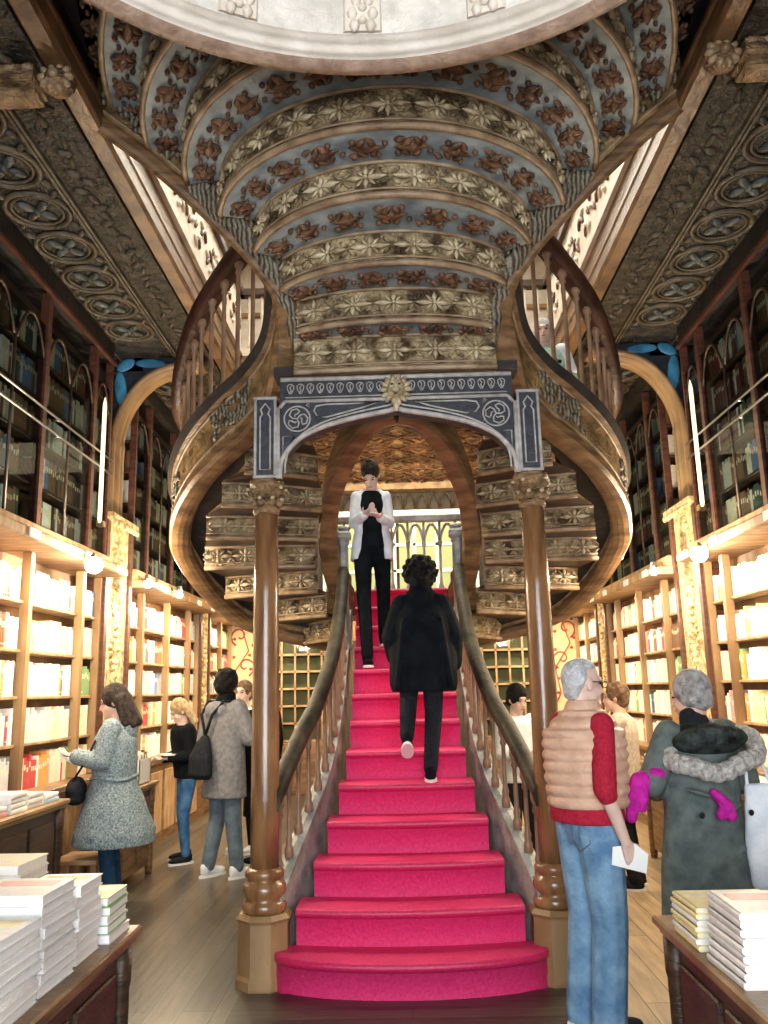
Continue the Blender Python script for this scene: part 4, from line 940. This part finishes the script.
def chain(b, pr):
    for (p0, r0), (p1, r1) in zip(pr[:-1], pr[1:]): caps(b, p0, r0, p1, r1)
def loft(b, rings, n=20):   # (x, y, z, rx, ry)
    vs = []; fs = []
    for (x, y, z, rx, ry) in rings:
        for j in range(n): a = 2 * PI * j / n; vs.append((x + rx * math.cos(a), y + ry * math.sin(a), z))
    for i in range(len(rings) - 1):
        for j in range(n): k = (j + 1) % n; fs.append((i * n + j, i * n + k, (i + 1) * n + k, (i + 1) * n + j))
    fs.append(list(range(n))[::-1]); fs.append([(len(rings) - 1) * n + j for j in range(n)]); b.add(vs, fs)
def hand(b, wr, el, palm_n, thumb_side, curl=.5):
    d = (Vector(wr) - Vector(el)).normalized(); nrm = Vector(palm_n); nrm = (nrm - d * nrm.dot(d)).normalized(); sd = d.cross(nrm).normalized() * thumb_side; w0 = Vector(wr)
    for k in range(4):
        o = (1.5 - k) * .0185; caps(b, w0 + sd * o * .6 + d * .01, .014, w0 + sd * o + d * .082, .0125, 8)
        L = (.042, .046, .043, .034)[k]; p = w0 + sd * o + d * .085; a = curl * .6; dd = d * math.cos(a) + nrm * math.sin(a); q = p + dd * L
        caps(b, p, .0100, q, .0092, 7); a += curl * .9; dd = d * math.cos(a) + nrm * math.sin(a); q2 = q + dd * L * .75; caps(b, q, .0092, q2, .0078, 7)
    t0 = w0 + sd * .022 + d * .022; t1 = t0 + (sd * .75 + d * .6 + nrm * .25).normalized() * .042; t2 = t1 + (sd * .2 + d * .8 + nrm * .5).normalized() * .036
    caps(b, t0, .014, t1, .0115, 7); caps(b, t1, .0115, t2, .009, 7)
BASEJ = dict(head=(0, .03, 1.565), neck=(0, 0, 1.44), shL=(-.165, 0, 1.375), shR=(.165, 0, 1.375), elL=(-.225, -.03, 1.10), elR=(.225, -.03, 1.10), wrL=(-.225, .04, .86), wrR=(.225, .04, .86),
             hipL=(-.085, 0, .90), hipR=(.085, 0, .90), knL=(-.095, .02, .49), knR=(.095, .02, .49), anL=(-.10, -.03, .085), anR=(.10, -.03, .085))
def person(label, loc, yaw, height, J=None, lean=0.0, hyaw=0, hpitch=0, skin='skin', vox=.010, tilt=0, group=None, footL=0, footR=0, palmL=None, palmR=None, curl=.6):
    t = thing('person', label, 'person', loc, yaw); k = height / 1.70; t.scale = (k, k, k)
    j = dict(BASEJ); 
    for q in ('head', 'neck', 'shL', 'shR'): x, y, z = j[q]; j[q] = (x, y + lean * (z - .95) / .6, z - .25 * lean * lean)
    if J: j.update(J)
    j = {a: Vector(v) for a, v in j.items()}
    b = MB(); Rh = Matrix.Rotation(hyaw, 3, 'Z') @ Matrix.Rotation(hpitch, 3, 'X') @ Matrix.Rotation(tilt, 3, 'Y'); h = j['head']
    def hp(x, y, z): return h + Rh @ Vector((x, y, z))
    b.ell(hp(0, -.012, .03), (.074, .092, .098), 0, Rh, 16, 12); b.ell(hp(0, .022, -.04), (.058, .066, .078), 0, Rh, 14, 10)
    b.ell(hp(0, .068, -.095), (.028, .022, .022), 0, Rh, 10, 8); caps(b, hp(0, .085, .012), .009, hp(0, .104, -.028), .0135, 8); b.ell(hp(0, .082, .032), (.05, .014, .012), 0, Rh, 10, 6)
    b.ell(hp(0, .082, -.062), (.026, .014, .012), 0, Rh, 8, 6)
    for s in (-1, 1): b.ell(hp(s * .076, -.01, -.005), (.012, .020, .032), 0, Rh, 8, 6); b.ell(hp(s * .036, .062, -.03), (.02, .02, .022), 0, Rh, 8, 6)
    caps(b, j['neck'] + Vector((0, -.01, -.05)), .060, hp(0, -.015, -.06), .052, 12)
    ly = lean
    loft(b, [(0, 0, .84, .12, .08), (0, 0, .90, .165, .105), (0, ly * .1, 1.02, .135, .09), (0, ly * .35, 1.16, .15, .10), (0, ly * .55, 1.28, .165, .105), (0, ly * .72, 1.37, .15, .085), (0, ly * .8, 1.42, .08, .06)])
    for s, L in ((-1, 'L'), (1, 'R')):
        chain(b, [(j['sh' + L], .05), (j['el' + L], .038), (j['el' + L].lerp(j['wr' + L], .3), .036), (j['wr' + L], .025)])
        pn = (palmL if L == 'L' else palmR) or (-s, 0, 0); hand(b, j['wr' + L], j['el' + L], pn, 1 if False else (1 if L == 'R' else -1) * 1, curl)
        chain(b, [(j['hip' + L], .085), (j['kn' + L], .055), (j['kn' + L].lerp(j['an' + L], .3), .055), (j['an' + L], .036)])
        a = j['an' + L]; caps(b, a + Vector((0, -.01, -.035)), .036, a + Vector((0, .12, -.055)), .028)
    remesh('body', b, skin, t, vox, 2)
    for s in (-1, 1):
        e = MB(); e.ell(hp(s * .031, .0795, .010), (.011, .006, .006), 0, Rh, 8, 6); e.build('eye', 'eye', t)
        e = MB(); e.tube([hp(s * .016, .088, .031), hp(s * .032, .088, .037), hp(s * .048, .078, .033)], .0035, 5); e.build('eyebrow', 'hair_dark', t)
    e = MB(); e.ell(hp(0, .094, -.060), (.020, .006, .006), 0, Rh, 8, 6); e.build('mouth', 'lips', t)
    t['_'] = 0; del t['_']
    return t, j, hp, Rh
def sleeves(b, j, r0=.068, r1=.05, upto=1.0, wrist=None, which='LR'):
    for L in which:
        a, e, w_ = j['sh' + L], j['el' + L], j['wr' + L]
        chain(b, [(a, r0), (e, (r0 + r1) / 2), (e.lerp(w_, upto), wrist or r1 * .85)])
def legs(b, j, r0=.098, rk=.07, ra=.06, down=.0):
    for L in 'LR':
        chain(b, [(j['hip' + L], r0), (j['kn' + L], rk), (j['an' + L] + Vector((0, 0, .01 - down)), ra)])
    loft(b, [(0, 0, .82, .13, .095), (0, 0, .90, .178, .118), (0, 0, .98, .165, .11), (0, 0, 1.04, .145, .10)])
def shoes(t, j, m='white_cloth', sole='rubber', pitch=(0, 0), vox=.008):
    for i, L in enumerate('LR'):
        a = j['an' + L]; P = Matrix.Rotation(-pitch[i], 3, 'X')
        b = MB(); b.ell(a + P @ Vector((0, .055, -.045)), (.046, .135, .038), 0, P, 12, 8); b.ell(a + P @ Vector((0, -.02, -.015)), (.044, .055, .055), 0, P, 12, 8)
        o = remesh('shoe', b, m, t, vox, 2)
        b = MB(); vs = []
        for z in (-.087, -.066):
            for q in range(16): an = 2 * PI * q / 16; vs.append(a + P @ Vector(((.047 + .006 * math.sin(an)) * math.cos(an), .05 + .142 * math.sin(an), z)))
        b.add(vs, [(q, (q + 1) % 16, 16 + (q + 1) % 16, 16 + q) for q in range(16)] + [list(range(16))[::-1], list(range(16, 32))], 0, False); b.build('sole', sole, o)
def torso(b, ly, g=.02, z0=.84, hem=(.20, .14), top=1.42, w=1.0):
    loft(b, [(0, 0, z0, hem[0], hem[1]), (0, 0, z0 + .04, hem[0], hem[1]), (0, ly * .1, 1.02, .155 * w + g, .11 + g), (0, ly * .35, 1.16, .158 * w + g, .112 + g), (0, ly * .55, 1.28, .172 * w + g, .115 + g), (0, ly * .72, 1.37, .165 * w + g, .095 + g), (0, ly * .8, top, .09 + g * .5, .07 + g * .5)])
def hair_cap(b, hp, Rh, g=.012, back=.0, low=-.02):
    b.ell(hp(0, -.026, .042), (.074 + g, .088 + g, .092 + g), 0, Rh, 16, 12); b.ell(hp(0, -.06, low), (.068 + g * .6, .045 + g, .07), 0, Rh, 12, 10)
# ---- man in the quilted vest
t, j, hp, Rh = person('grey-haired man in a tan quilted vest, red jumper and jeans holding folded paper', (.895, 4.47, 0), math.radians(-66), 1.745,
                      J=dict(elR=(.235, -.06, 1.09), wrR=(.235, .035, .85), elL=(-.215, .02, 1.10), wrL=(-.16, .26, 1.05)), skin='skin_pale', vox=.0075, hpitch=-.08, hyaw=-.05, palmR=(-1, .2, 0), curl=.9)
b = MB(); rr = []; n = 90
for k in range(n + 1):
    z = .985 + (1.44 - .985) * k / n; f = (z - .985) / .455; w_ = .195 + .012 * math.sin(f * PI) if f < .75 else .195 - (f - .75) * .30; q = .178 + .014 * math.sin(f * PI * .8) if f < .8 else .178 - (f - .8) * .44
    g = .022 * abs(math.sin((z - .985) / .054 * PI)) ** .5; rr.append((0, .01, z, w_ + g - .01, q + g - .01))
loft(b, rr, 28)
loft(b, [(0, .01, 1.40, .10, .09), (0, .01, 1.43, .098, .092), (0, .015, 1.465, .088, .085), (0, .02, 1.49, .078, .078)])
remesh('quilted_vest', b, 'vest_cloth', t, .0065, 0)
b = MB(); torso(b, 0, .006, .92, (.205, .16)); loft(b, [(0, 0, .92, .205, .165), (0, 0, 1.0, .20, .165)]); sleeves(b, j, .060, .052, .12, .048); 
for k in range(3): caps(b, j['elR'].lerp(j['shR'], .02 + k * .10), .055, j['elR'].lerp(j['shR'], .05 + k * .10), .056)
remesh('jumper', b, 'red_knit', t, .009, 2)
b = MB(); legs(b, j, .112, .084, .080, .055)
for L in 'LR':
    for k, f in enumerate((.45, .55, .9, 1.08, 1.3, 1.7)): 
        p = j['hip' + L].lerp(j['kn' + L], f) if f < 1 else j['kn' + L].lerp(j['an' + L], f - 1); b.ell(p + Vector((.01 * (-1) ** k, -.01, 0)), (.085 - .008 * k, .085 - .008 * k, .02), 0, Matrix.Rotation(.35 * (-1) ** k, 3, 'Y'), 12, 6)
o = remesh('jeans', b, 'denim', t, .009, 2)
b = MB(); b.tube([(.03, -.115, .93), (.035, -.122, .84), (.085, -.115, .80), (.135, -.09, .84), (.13, -.085, .93)], .004, 5); b.tube([(.03, -.117, .93), (.08, -.112, .935), (.13, -.087, .93)], .004, 5); b.build('back_pocket', 'grey_denim', o)
shoes(t, j, 'charcoal')
b = MB(); b.ell(hp(0, -.05, .035), (.080, .070, .085), 0, Rh, 16, 12); b.ell(hp(0, -.015, .085), (.070, .075, .045), 0, Rh, 14, 10); b.ell(hp(0, -.07, -.03), (.066, .036, .055), 0, Rh, 12, 10)
remesh('hair', b, 'hair_white', t, .009, 2)
b = MB()
for s in (-1, 1):
    b.tube([hp(s * .036 + .021 * math.cos(a), .102, .006 + .016 * math.sin(a)) for a in [2 * PI * q / 12 for q in range(12)]], .0026, 5, 0, True); b.tube([hp(s * .058, .10, .012), hp(s * .078, .05, .014), hp(s * .080, -.01, .012)], .0030, 5)
b.tube([hp(-.015, .104, .01), hp(.015, .104, .01)], .0026, 5); b.build('glasses', 'black_plastic', t)
th_man = t
def world_pt(t, v): return Matrix.Translation(t.location) @ Matrix.Rotation(t.rotation_euler.z, 4, 'Z') @ (Vector(v) * t.scale[0])
b = MB(); b.prism([(-.085, -.02), (.07, -.055), (.085, .03), (.03, .075), (-.075, .06)], 'y', -.002, .002); b.prism([(-.075, -.01), (.06, -.05), (.075, .03), (.02, .065), (-.07, .05)], 'y', .006, .009)
p = world_pt(t, (.235, .05, .77)); o = b.build('folded_paper', 'white', None, p, math.radians(-12)); tag(o, 'folded white paper held in the hand of the man in the vest', 'paper')
# ---- woman in the green parka
t, j, hp, Rh = person('woman with short grey hair in a green parka with fur hood, seen from behind', (1.52, 4.62, 0), math.radians(14), 1.66,
                      J=dict(elL=(-.31, -.04, 1.14), wrL=(-.14, .22, 1.06), elR=(.27, .0, 1.12), wrR=(.12, .23, 1.10)), vox=.009, hyaw=.55, hpitch=-.15)
b = MB(); loft(b, [(0, 0, .42, .275, .205), (0, 0, .70, .255, .185), (0, 0, .95, .215, .155), (0, 0, 1.1, .205, .15), (0, 0, 1.28, .215, .15), (0, 0, 1.36, .17, .12), (0, 0, 1.42, .10, .09)], 26); sleeves(b, j, .078, .068, .97, .055)
for k, (x, z) in enumerate(((-.12, 1.08), (.1, 1.0), (-.05, .9), (.14, .8))): b.ell((x * .6, -.12, z), (.10, .055, .016), 0, Matrix.Rotation(.3 * (-1) ** k, 3, 'Y'), 12, 6)
for L in 'LR':
    for f in (.3, .6, .9): b.ell(j['sh' + L].lerp(j['el' + L], f), (.082, .082, .022), 0, Matrix.Rotation(.5 if L == 'L' else -.5, 3, 'Y'), 12, 6)
o = remesh('parka', b, 'parka_cloth', t, .010, 2)
b = MB(); b.ell((-.14, -.205, .99), (.016, .006, .016)); b.ell((.14, -.205, .99), (.016, .006, .016)); b.tube([(-.05, -.2, .60), (-.18, -.175, .615)], .006, 5); b.build('button', 'charcoal', o)
b = MB()
for a in [2 * PI * q / 26 for q in range(26)]: b.ell((.02 + .235 * math.cos(a), -.10 + .16 * math.sin(a), 1.30 + .085 * math.sin(a) + .04 * math.cos(a) + .012 * math.cos(5 * a)), (.055, .05, .052), 0, Matrix.Rotation(a, 3, 'Z'), 8, 6)
remesh('fur_trim', b, 'fur', t, .009, 1)
b = MB(); b.ell((0, -.12, 1.345), (.21, .14, .075), 0, Matrix.Rotation(-.35, 3, 'X'), 16, 10); b.ell((0, -.03, 1.39), (.15, .10, .05), 0, None, 14, 8)
remesh('hood_lining', b, 'dark_fur', t, .010, 2)
b = MB(); caps(b, (0, 0, 1.40), .085, (0, .02, 1.46), .072, 14); remesh('collar', b, 'charcoal', t, .01, 2)
b = MB(); legs(b, j); remesh('trousers', b, 'charcoal', t, .012, 2); shoes(t, j, 'charcoal')
b = MB(); hair_cap(b, hp, Rh, .018, low=-.015); b.ell(hp(.05, -.03, 0), (.045, .07, .07), 0, Rh, 12, 8); b.ell(hp(-.05, -.03, 0), (.045, .07, .06), 0, Rh, 12, 8); b.ell(hp(0, -.03, .07), (.08, .09, .075), 0, Rh, 14, 10)
for q in range(14): a = q * .45 - 3; b.ell(hp(.085 * math.cos(a), -.04 + .07 * math.sin(a) * .8, -.0 + .03 * math.sin(q * 2.1)), (.02, .02, .05), 0, Rh, 7, 5)
remesh('hair', b, 'hair_grey', t, .008, 1)
# scarf and bag she carries
b = MB(); p0 = Vector((1.215, 4.52, 1.13))
b.ell(p0 + Vector((0, -.02, 0)), (.075, .05, .05), 0, None, 14, 10); b.ell(p0 + Vector((.04, -.04, .03)), (.05, .04, .035), 0, None, 12, 8); b.ell(p0 + Vector((-.035, -.04, -.03)), (.045, .04, .05), 0, None, 12, 8)
chain(b, [(p0 + Vector((-.05, -.03, .0)), .04), (p0 + Vector((-.085, -.03, -.09)), .036), (p0 + Vector((-.095, -.02, -.18)), .030)]); chain(b, [(p0 + Vector((-.02, -.05, .0)), .03), (p0 + Vector((-.045, -.05, -.13)), .026)])
o = remesh('scarf', b, 'magenta', None, .009, 1); tag(o, 'magenta scarf bunched over the arm of the woman in the parka', 'scarf'); b = MB()
chain(b, [(p0 + Vector((.30, -.095, -.06)), .022), (p0 + Vector((.345, -.12, -.12)), .036), (p0 + Vector((.37, -.11, -.17)), .028)]); b.ell(p0 + Vector((.32, -.12, -.16)), (.03, .025, .03), 0, None, 10, 8)
remesh('scarf_end', b, 'magenta', o, .009, 1)
t = thing('tote_bag', 'pale blue-white tote bag hanging at the side of the parka woman', 'bag', (1.83, 4.50, .60))
b = MB(); loft(b, [(0, 0, 0, .13, .05), (0, 0, .02, .15, .06), (-.02, 0, .22, .14, .055), (-.05, 0, .45, .09, .04), (-.055, 0, .50, .08, .03)], 20); remesh('bag_body', b, 'white_cloth', t, .012, 2)
MB().tube([(-.12, 0, .48), (-.11, .03, .58), (-.07, .04, .64), (-.02, .03, .58), (0, 0, .48)], .009, 6).build('strap', 'white_cloth', t)
# ---- woman in the tweed coat
t, j, hp, Rh = person('dark-haired woman in a belted grey tweed coat reading by the left counter', (-2.25, 6.78, 0), math.radians(96), 1.69,
                      J=dict(elL=(-.21, .05, 1.13), wrL=(-.10, .28, 1.17), elR=(.23, .04, 1.12), wrR=(.10, .28, 1.15)), hpitch=-.25, hyaw=.1, vox=.010, palmL=(0, .1, 1), palmR=(0, .1, 1))
b = MB(); loft(b, [(0, -.02, .52, .34, .31), (0, -.02, .60, .33, .30), (0, -.01, .80, .27, .235), (0, 0, .99, .20, .165), (0, .0, 1.10, .21, .17), (0, 0, 1.28, .215, .165), (0, 0, 1.37, .18, .12), (0, 0, 1.43, .10, .085)], 28); sleeves(b, j, .078, .066, .9, .062)
for q in range(9): a = 2 * PI * q / 9; caps(b, (.30 * math.cos(a), -.02 + .27 * math.sin(a), .60), .04, (.185 * math.cos(a), .15 * math.sin(a), .95), .02)
o = remesh('tweed_coat', b, 'tweed', t, .010, 2)
b = MB(); b.tube([(.205 * math.cos(a), .17 * math.sin(a), 1.0 + .012 * math.sin(a * 3)) for a in [2 * PI * q / 28 for q in range(28)]], .014, 6, 0, True); b.build('belt', 'tweed', o)
b = MB(); caps(b, (0, -.09, 1.33), .06, (0, -.12, 1.22), .05); loft(b, [(0, -.10, 1.30, .11, .06), (0, -.08, 1.40, .13, .09)]); remesh('hood', b, 'tweed', t, .012, 2)
b = MB(); legs(b, j, .09, .06, .05); remesh('trousers', b, 'dark_denim', t, .012, 2); shoes(t, j, 'beige_cloth')
b = MB(); hair_cap(b, hp, Rh, .02); 
for q in range(12):
    a = -2.9 + q * .24 - .1; x, y = .085 * math.cos(a), -.03 + .085 * math.sin(a); caps(b, hp(x, y, .02), .034, hp(x * 1.35, y * 1.25 - .015, -.19 + .02 * math.sin(q * 2)), .030)
remesh('hair', b, 'hair_dark', t, .009, 1)
o = flat_book('white', .016, .15, .22, (-2.64, 6.66, 1.16), 0, 'open pale book held by the woman in the tweed coat', None); o.rotation_euler = (0, .45, 0)
t2 = thing('handbag', 'black handbag hanging in front of the woman in the tweed coat', 'bag', (-2.48, 6.62, .86)); b = MB(); b.ell((0, 0, .06), (.07, .12, .10), 0, None, 16, 10); b.ell((0, 0, 0), (.065, .12, .05), 0, None, 12, 8); remesh('bag_body', b, 'charcoal', t2, .010, 2)
MB().tube([(0, -.08, .13), (.08, -.04, .28), (.13, 0, .42)], .009, 5).build('strap', 'charcoal', t2)
# ---- girl in the black jacket
t, j, hp, Rh = person('fair-haired girl in a black jacket and blue jeans looking down at a book', (-2.20, 8.86, 0), math.radians(125), 1.56,
                      J=dict(elL=(-.22, .04, 1.10), wrL=(-.08, .25, 1.08), elR=(.22, .03, 1.10), wrR=(.08, .26, 1.06), anL=(-.16, .06, .085), knL=(-.13, .08, .49)), hpitch=-.5, lean=.08, skin='skin_pale', vox=.011, palmL=(0, .1, 1), palmR=(0, .1, 1))
b = MB(); torso(b, .08, .035, .86, (.19, .14)); sleeves(b, j, .075, .06, .85); remesh('jacket', b, 'black_cloth', t, .011, 2)
b = MB(); legs(b, j, .088, .06, .048); remesh('jeans', b, 'blue_denim', t, .011, 2); shoes(t, j, 'charcoal')
b = MB(); hair_cap(b, hp, Rh, .018)
for q in range(10):
    a = -2.9 + q * .27; x, y = .082 * math.cos(a), -.03 + .08 * math.sin(a); caps(b, hp(x, y, .02), .03, hp(x * 1.4, y * 1.1, -.17), .026)
remesh('hair', b, 'hair_blond', t, .010, 1)
o = flat_book('white', .014, .14, .2, (-2.36, 8.58, 1.02), .5, 'white book in the hands of the girl in the black jacket', None)
# ---- person in the grey coat with a backpack
t, j, hp, Rh = person('tall person with black curly hair in a long grey hooded coat seen from behind', (-1.66, 8.04, 0), math.radians(-38), 1.82,
                      J=dict(elR=(.26, .05, 1.13), wrR=(.12, .26, 1.12), elL=(-.24, -.02, 1.10), anL=(-.13, -.05, .085), anR=(.12, .05, .085)), vox=.011, hpitch=-.2)
b = MB(); loft(b, [(0, 0, .64, .225, .165), (0, 0, .85, .215, .155), (0, 0, 1.1, .20, .145), (0, 0, 1.28, .205, .145), (0, 0, 1.37, .185, .12), (0, 0, 1.43, .11, .09)], 24); sleeves(b, j, .082, .068, .95); b.ell((0, -.10, 1.36), (.13, .07, .08), 0, None, 14, 8)
remesh('coat', b, 'grey_wool', t, .011, 2)
b = MB(); caps(b, (0, .0, 1.42), .09, (0, .02, 1.47), .08, 14); remesh('scarf', b, 'black_cloth', t, .011, 2)
b = MB(); legs(b, j, .095, .072, .06); remesh('jeans', b, 'grey_denim', t, .011, 2); shoes(t, j, 'white_cloth')
b = MB(); hair_cap(b, hp, Rh, .022)
for q in range(30): a = q * 2.4; z = -.04 + .16 * (q / 30); r = .088 * math.sqrt(max(.15, 1 - ((z - .03) / .13) ** 2)); b.ell(hp(r * math.cos(a), -.03 + r * math.sin(a) * (1 if math.sin(a) < .3 else .6), z), (.026, .026, .026), 0, None, 7, 5)
remesh('hair', b, 'hair_black', t, .009, 1)
bp = thing('backpack', 'black drawstring backpack on the back of the person in the grey coat', 'bag', t.location, t.rotation_euler.z)
b = MB(); loft(b, [(-.03, -.24, .86, .10, .05), (-.03, -.25, .90, .14, .075), (-.03, -.25, 1.05, .135, .075), (-.02, -.23, 1.18, .08, .05), (-.02, -.21, 1.24, .03, .03)], 20); remesh('bag_body', b, 'charcoal', bp, .011, 2)
MB().tube([(-.02, -.21, 1.24), (.06, -.20, 1.42), (.10, -.10, 1.54), (.13, .03, 1.53)], .014, 6).build('strap', 'charcoal', bp); MB().tube([(-.02, -.21, 1.24), (-.09, -.20, 1.42), (-.12, -.10, 1.54), (-.14, .03, 1.53)], .014, 6).build('strap', 'charcoal', bp)
# ---- two people half hidden by the left column
t, j, hp, Rh = person('pale-faced person in a light coat facing the person with the backpack', (-1.70, 9.25, 0), math.radians(160), 1.74, J=dict(elR=(.22, .05, 1.12), wrR=(.10, .26, 1.12)), skin='skin_pale', vox=.012)
b = MB(); torso(b, 0, .035, .62, (.21, .15)); sleeves(b, j, .075, .06, .95); remesh('coat', b, 'white_cloth', t, .012, 2)
b = MB(); legs(b, j); remesh('trousers', b, 'black_cloth', t, .012, 2); shoes(t, j, 'white_cloth'); b = MB(); hair_cap(b, hp, Rh, .014); remesh('hair', b, 'hair_brown', t, .010, 1)
t, j, hp, Rh = person('brown-haired person in a long black coat half hidden behind the left column', (-1.40, 8.62, 0), math.radians(60), 1.70, J=dict(elR=(.24, .02, 1.12)), vox=.012, hpitch=-.2)
b = MB(); torso(b, 0, .04, .45, (.22, .16)); sleeves(b, j, .078, .064, .97); remesh('coat', b, 'black_cloth', t, .012, 2)
b = MB(); legs(b, j); remesh('trousers', b, 'charcoal', t, .012, 2); shoes(t, j, 'black_cloth'); b = MB(); hair_cap(b, hp, Rh, .02); b.ell(hp(0, -.05, -.08), (.075, .05, .09), 0, Rh, 12, 8); remesh('hair', b, 'hair_brown', t, .010, 1)
# ---- climber in black
t, j, hp, Rh = person('person in a wide black coat climbing the red stairs, seen from behind', (.14, 6.02, .985), math.radians(0), 1.55,
                      J=dict(elL=(-.235, .04, 1.08), wrL=(-.22, .19, .92), elR=(.235, .04, 1.08), wrR=(.24, .12, .86), shL=(-.15, .11, 1.33), shR=(.15, .11, 1.33), knR=(.07, .10, .50), anR=(.03, .03, .085), hipR=(.07, .03, .9), hipL=(-.10, .03, .9), knL=(-.12, .17, .60), anL=(-.14, -.10, .33)), lean=.16, vox=.010, hpitch=-.3)
b = MB(); loft(b, [(0, .02, .66, .245, .175), (0, .03, .72, .262, .19), (0, .05, .95, .262, .19), (0, .07, 1.12, .255, .18), (0, .10, 1.25, .235, .165), (0, .13, 1.34, .19, .13), (0, .135, 1.39, .145, .11), (0, .14, 1.44, .11, .09)], 26); sleeves(b, j, .088, .082, .95, .065); caps(b, (0, .15, 1.37), .115, (0, .175, 1.50), .085, 14)
for q in range(5): caps(b, (-.2 + q * .1, -.13, .70), .03, (-.14 + q * .07, -.06, 1.2), .02)
remesh('coat', b, 'black_cloth', t, .010, 3)
b = MB(); legs(b, j, .095, .072, .055); remesh('trousers', b, 'charcoal', t, .010, 2); shoes(t, j, 'black_cloth', pitch=(.45, 0))
b = MB(); hair_cap(b, hp, Rh, .045, low=-.05)
for q in range(44): a = q * 2.4; z = -.07 + .22 * (q / 44); r = .125 * math.sqrt(max(.12, 1 - ((z - .03) / .13) ** 2)); b.ell(hp(r * math.cos(a), -.03 + r * math.sin(a) * (1 if math.sin(a) < .3 else .5), z), (.03, .03, .028), 0, None, 7, 5)
remesh('hair', b, 'hair_black', t, .010, 1)
# ---- woman coming down
t, j, hp, Rh = person('woman in a white cardigan coming down the red stairs looking at her hands', (-.25, 7.47, 1.97), math.radians(186), 1.66,
                      J=dict(shL=(-.135, 0, 1.375), shR=(.135, 0, 1.375), elL=(-.165, .02, 1.12), wrL=(-.06, .20, 1.14), elR=(.165, .02, 1.12), wrR=(.07, .19, 1.17), anL=(-.09, .02, .085), anR=(.07, .17, -.10), knR=(.09, .15, .42)), hpitch=-.85, hyaw=-.3, skin='skin_pale', vox=.010, palmL=(0, .1, 1), palmR=(0, .1, 1))
b = MB(); torso(b, 0, -.008, .86, (.145, .11)); remesh('top', b, 'black_cloth', t, .010, 2)
b = MB()
for s in (-1, 1): loft(b, [(s * .14, -.015, .78, .06, .125), (s * .125, -.015, .92, .06, .12), (s * .105, -.015, 1.05, .055, .105), (s * .105, -.015, 1.2, .055, .105), (s * .10, -.01, 1.36, .055, .085), (s * .07, -.02, 1.44, .035, .055)], 16)
loft(b, [(0, -.05, .80, .14, .07), (0, -.05, 1.2, .14, .075), (0, -.05, 1.38, .135, .06), (0, -.05, 1.45, .06, .045)], 16); sleeves(b, j, .054, .045, .9, .045); remesh('cardigan', b, 'white_cloth', t, .010, 2)
b = MB(); legs(b, j, .094, .066, .052); remesh('trousers', b, 'black_cloth', t, .011, 2); shoes(t, j, 'black_cloth')
b = MB(); hair_cap(b, hp, Rh, .014); b.ell(hp(0, -.04, .13), (.035, .04, .03), 0, None, 10, 8); remesh('hair', b, 'hair_dark', t, .009, 1)
b = MB(); b.bbox(-.035, .035, -.06, .06, 0, .008, .002); p = world_pt(t, (.01, .27, 1.15)); o = b.build('phone', 'white', None, p, .3); tag(o, 'pale phone held by the woman coming down the stairs', 'phone')
# ---- woman high on the right flight
t, j, hp, Rh = person('white-haired woman in a mint green top on the upper right flight behind the balusters', (1.30, 6.98, 3.10), math.radians(170), 1.64, skin='skin_pale', vox=.011)
b = MB(); torso(b, 0, .02, .84, (.19, .135)); sleeves(b, j, .065, .055, .6); remesh('top', b, 'mint_cloth', t, .011, 2)
b = MB(); 
for s in (-1, 1): caps(b, (s * .15, 0, 1.38), .082, (s * .21, -.02, 1.2), .07)
remesh('shoulder_wrap', b, 'white_cloth', t, .011, 2); b = MB(); b.tube([(-.14, .13, 1.24), (0, .15, 1.26), (.14, .13, 1.30)], .016, 6); b.build('bag_strap', 'charcoal', t)
b = MB(); legs(b, j); remesh('trousers', b, 'charcoal', t, .012, 2); shoes(t, j, 'charcoal'); b = MB(); hair_cap(b, hp, Rh, .016); remesh('hair', b, 'hair_white', t, .010, 1)
# ---- visitors in the background on the right
t, j, hp, Rh = person('dark-haired visitor raising a black camera between the vest man and parka woman', (1.80, 7.35, 0), math.radians(70), 1.62, J=dict(elL=(-.22, .10, 1.22), wrL=(-.08, .20, 1.45), elR=(.22, .10, 1.22), wrR=(.08, .20, 1.45)), vox=.012)
b = MB(); torso(b, 0, .03, .60, (.2, .14)); sleeves(b, j, .075, .06, .95); remesh('coat', b, 'beige_cloth', t, .012, 2)
b = MB(); legs(b, j); remesh('trousers', b, 'charcoal', t, .012, 2); shoes(t, j, 'charcoal'); b = MB(); hair_cap(b, hp, Rh, .018); remesh('hair', b, 'hair_brown', t, .010, 1)
p = world_pt(t, (0, .27, 1.52)); b = MB(); b.bbox(-.06, .06, -.03, .03, -.04, .04, .008); b.lathe([(.03, 0), (.03, .05), (.025, .06)], (0, 0, .0), 12); o = b.build('camera_body', 'black_plastic', None, p, math.radians(70)); o.name = 'photo_camera'; tag(o, 'black camera held up by the visitor in the beige coat', 'camera')
t, j, hp, Rh = person('black-haired visitor in a white shirt behind the right stair balusters', (.98, 7.7, 0), math.radians(-150), 1.62, vox=.012, hpitch=-.3, J=dict(elR=(.22, .05, 1.10), wrR=(.08, .24, 1.08)))
b = MB(); torso(b, 0, .025, .84, (.19, .135)); sleeves(b, j, .07, .056, .9); remesh('shirt', b, 'white_cloth', t, .012, 2)
b = MB(); legs(b, j); remesh('trousers', b, 'charcoal', t, .012, 2); shoes(t, j, 'charcoal'); b = MB(); hair_cap(b, hp, Rh, .02); remesh('hair', b, 'hair_black', t, .010, 1)
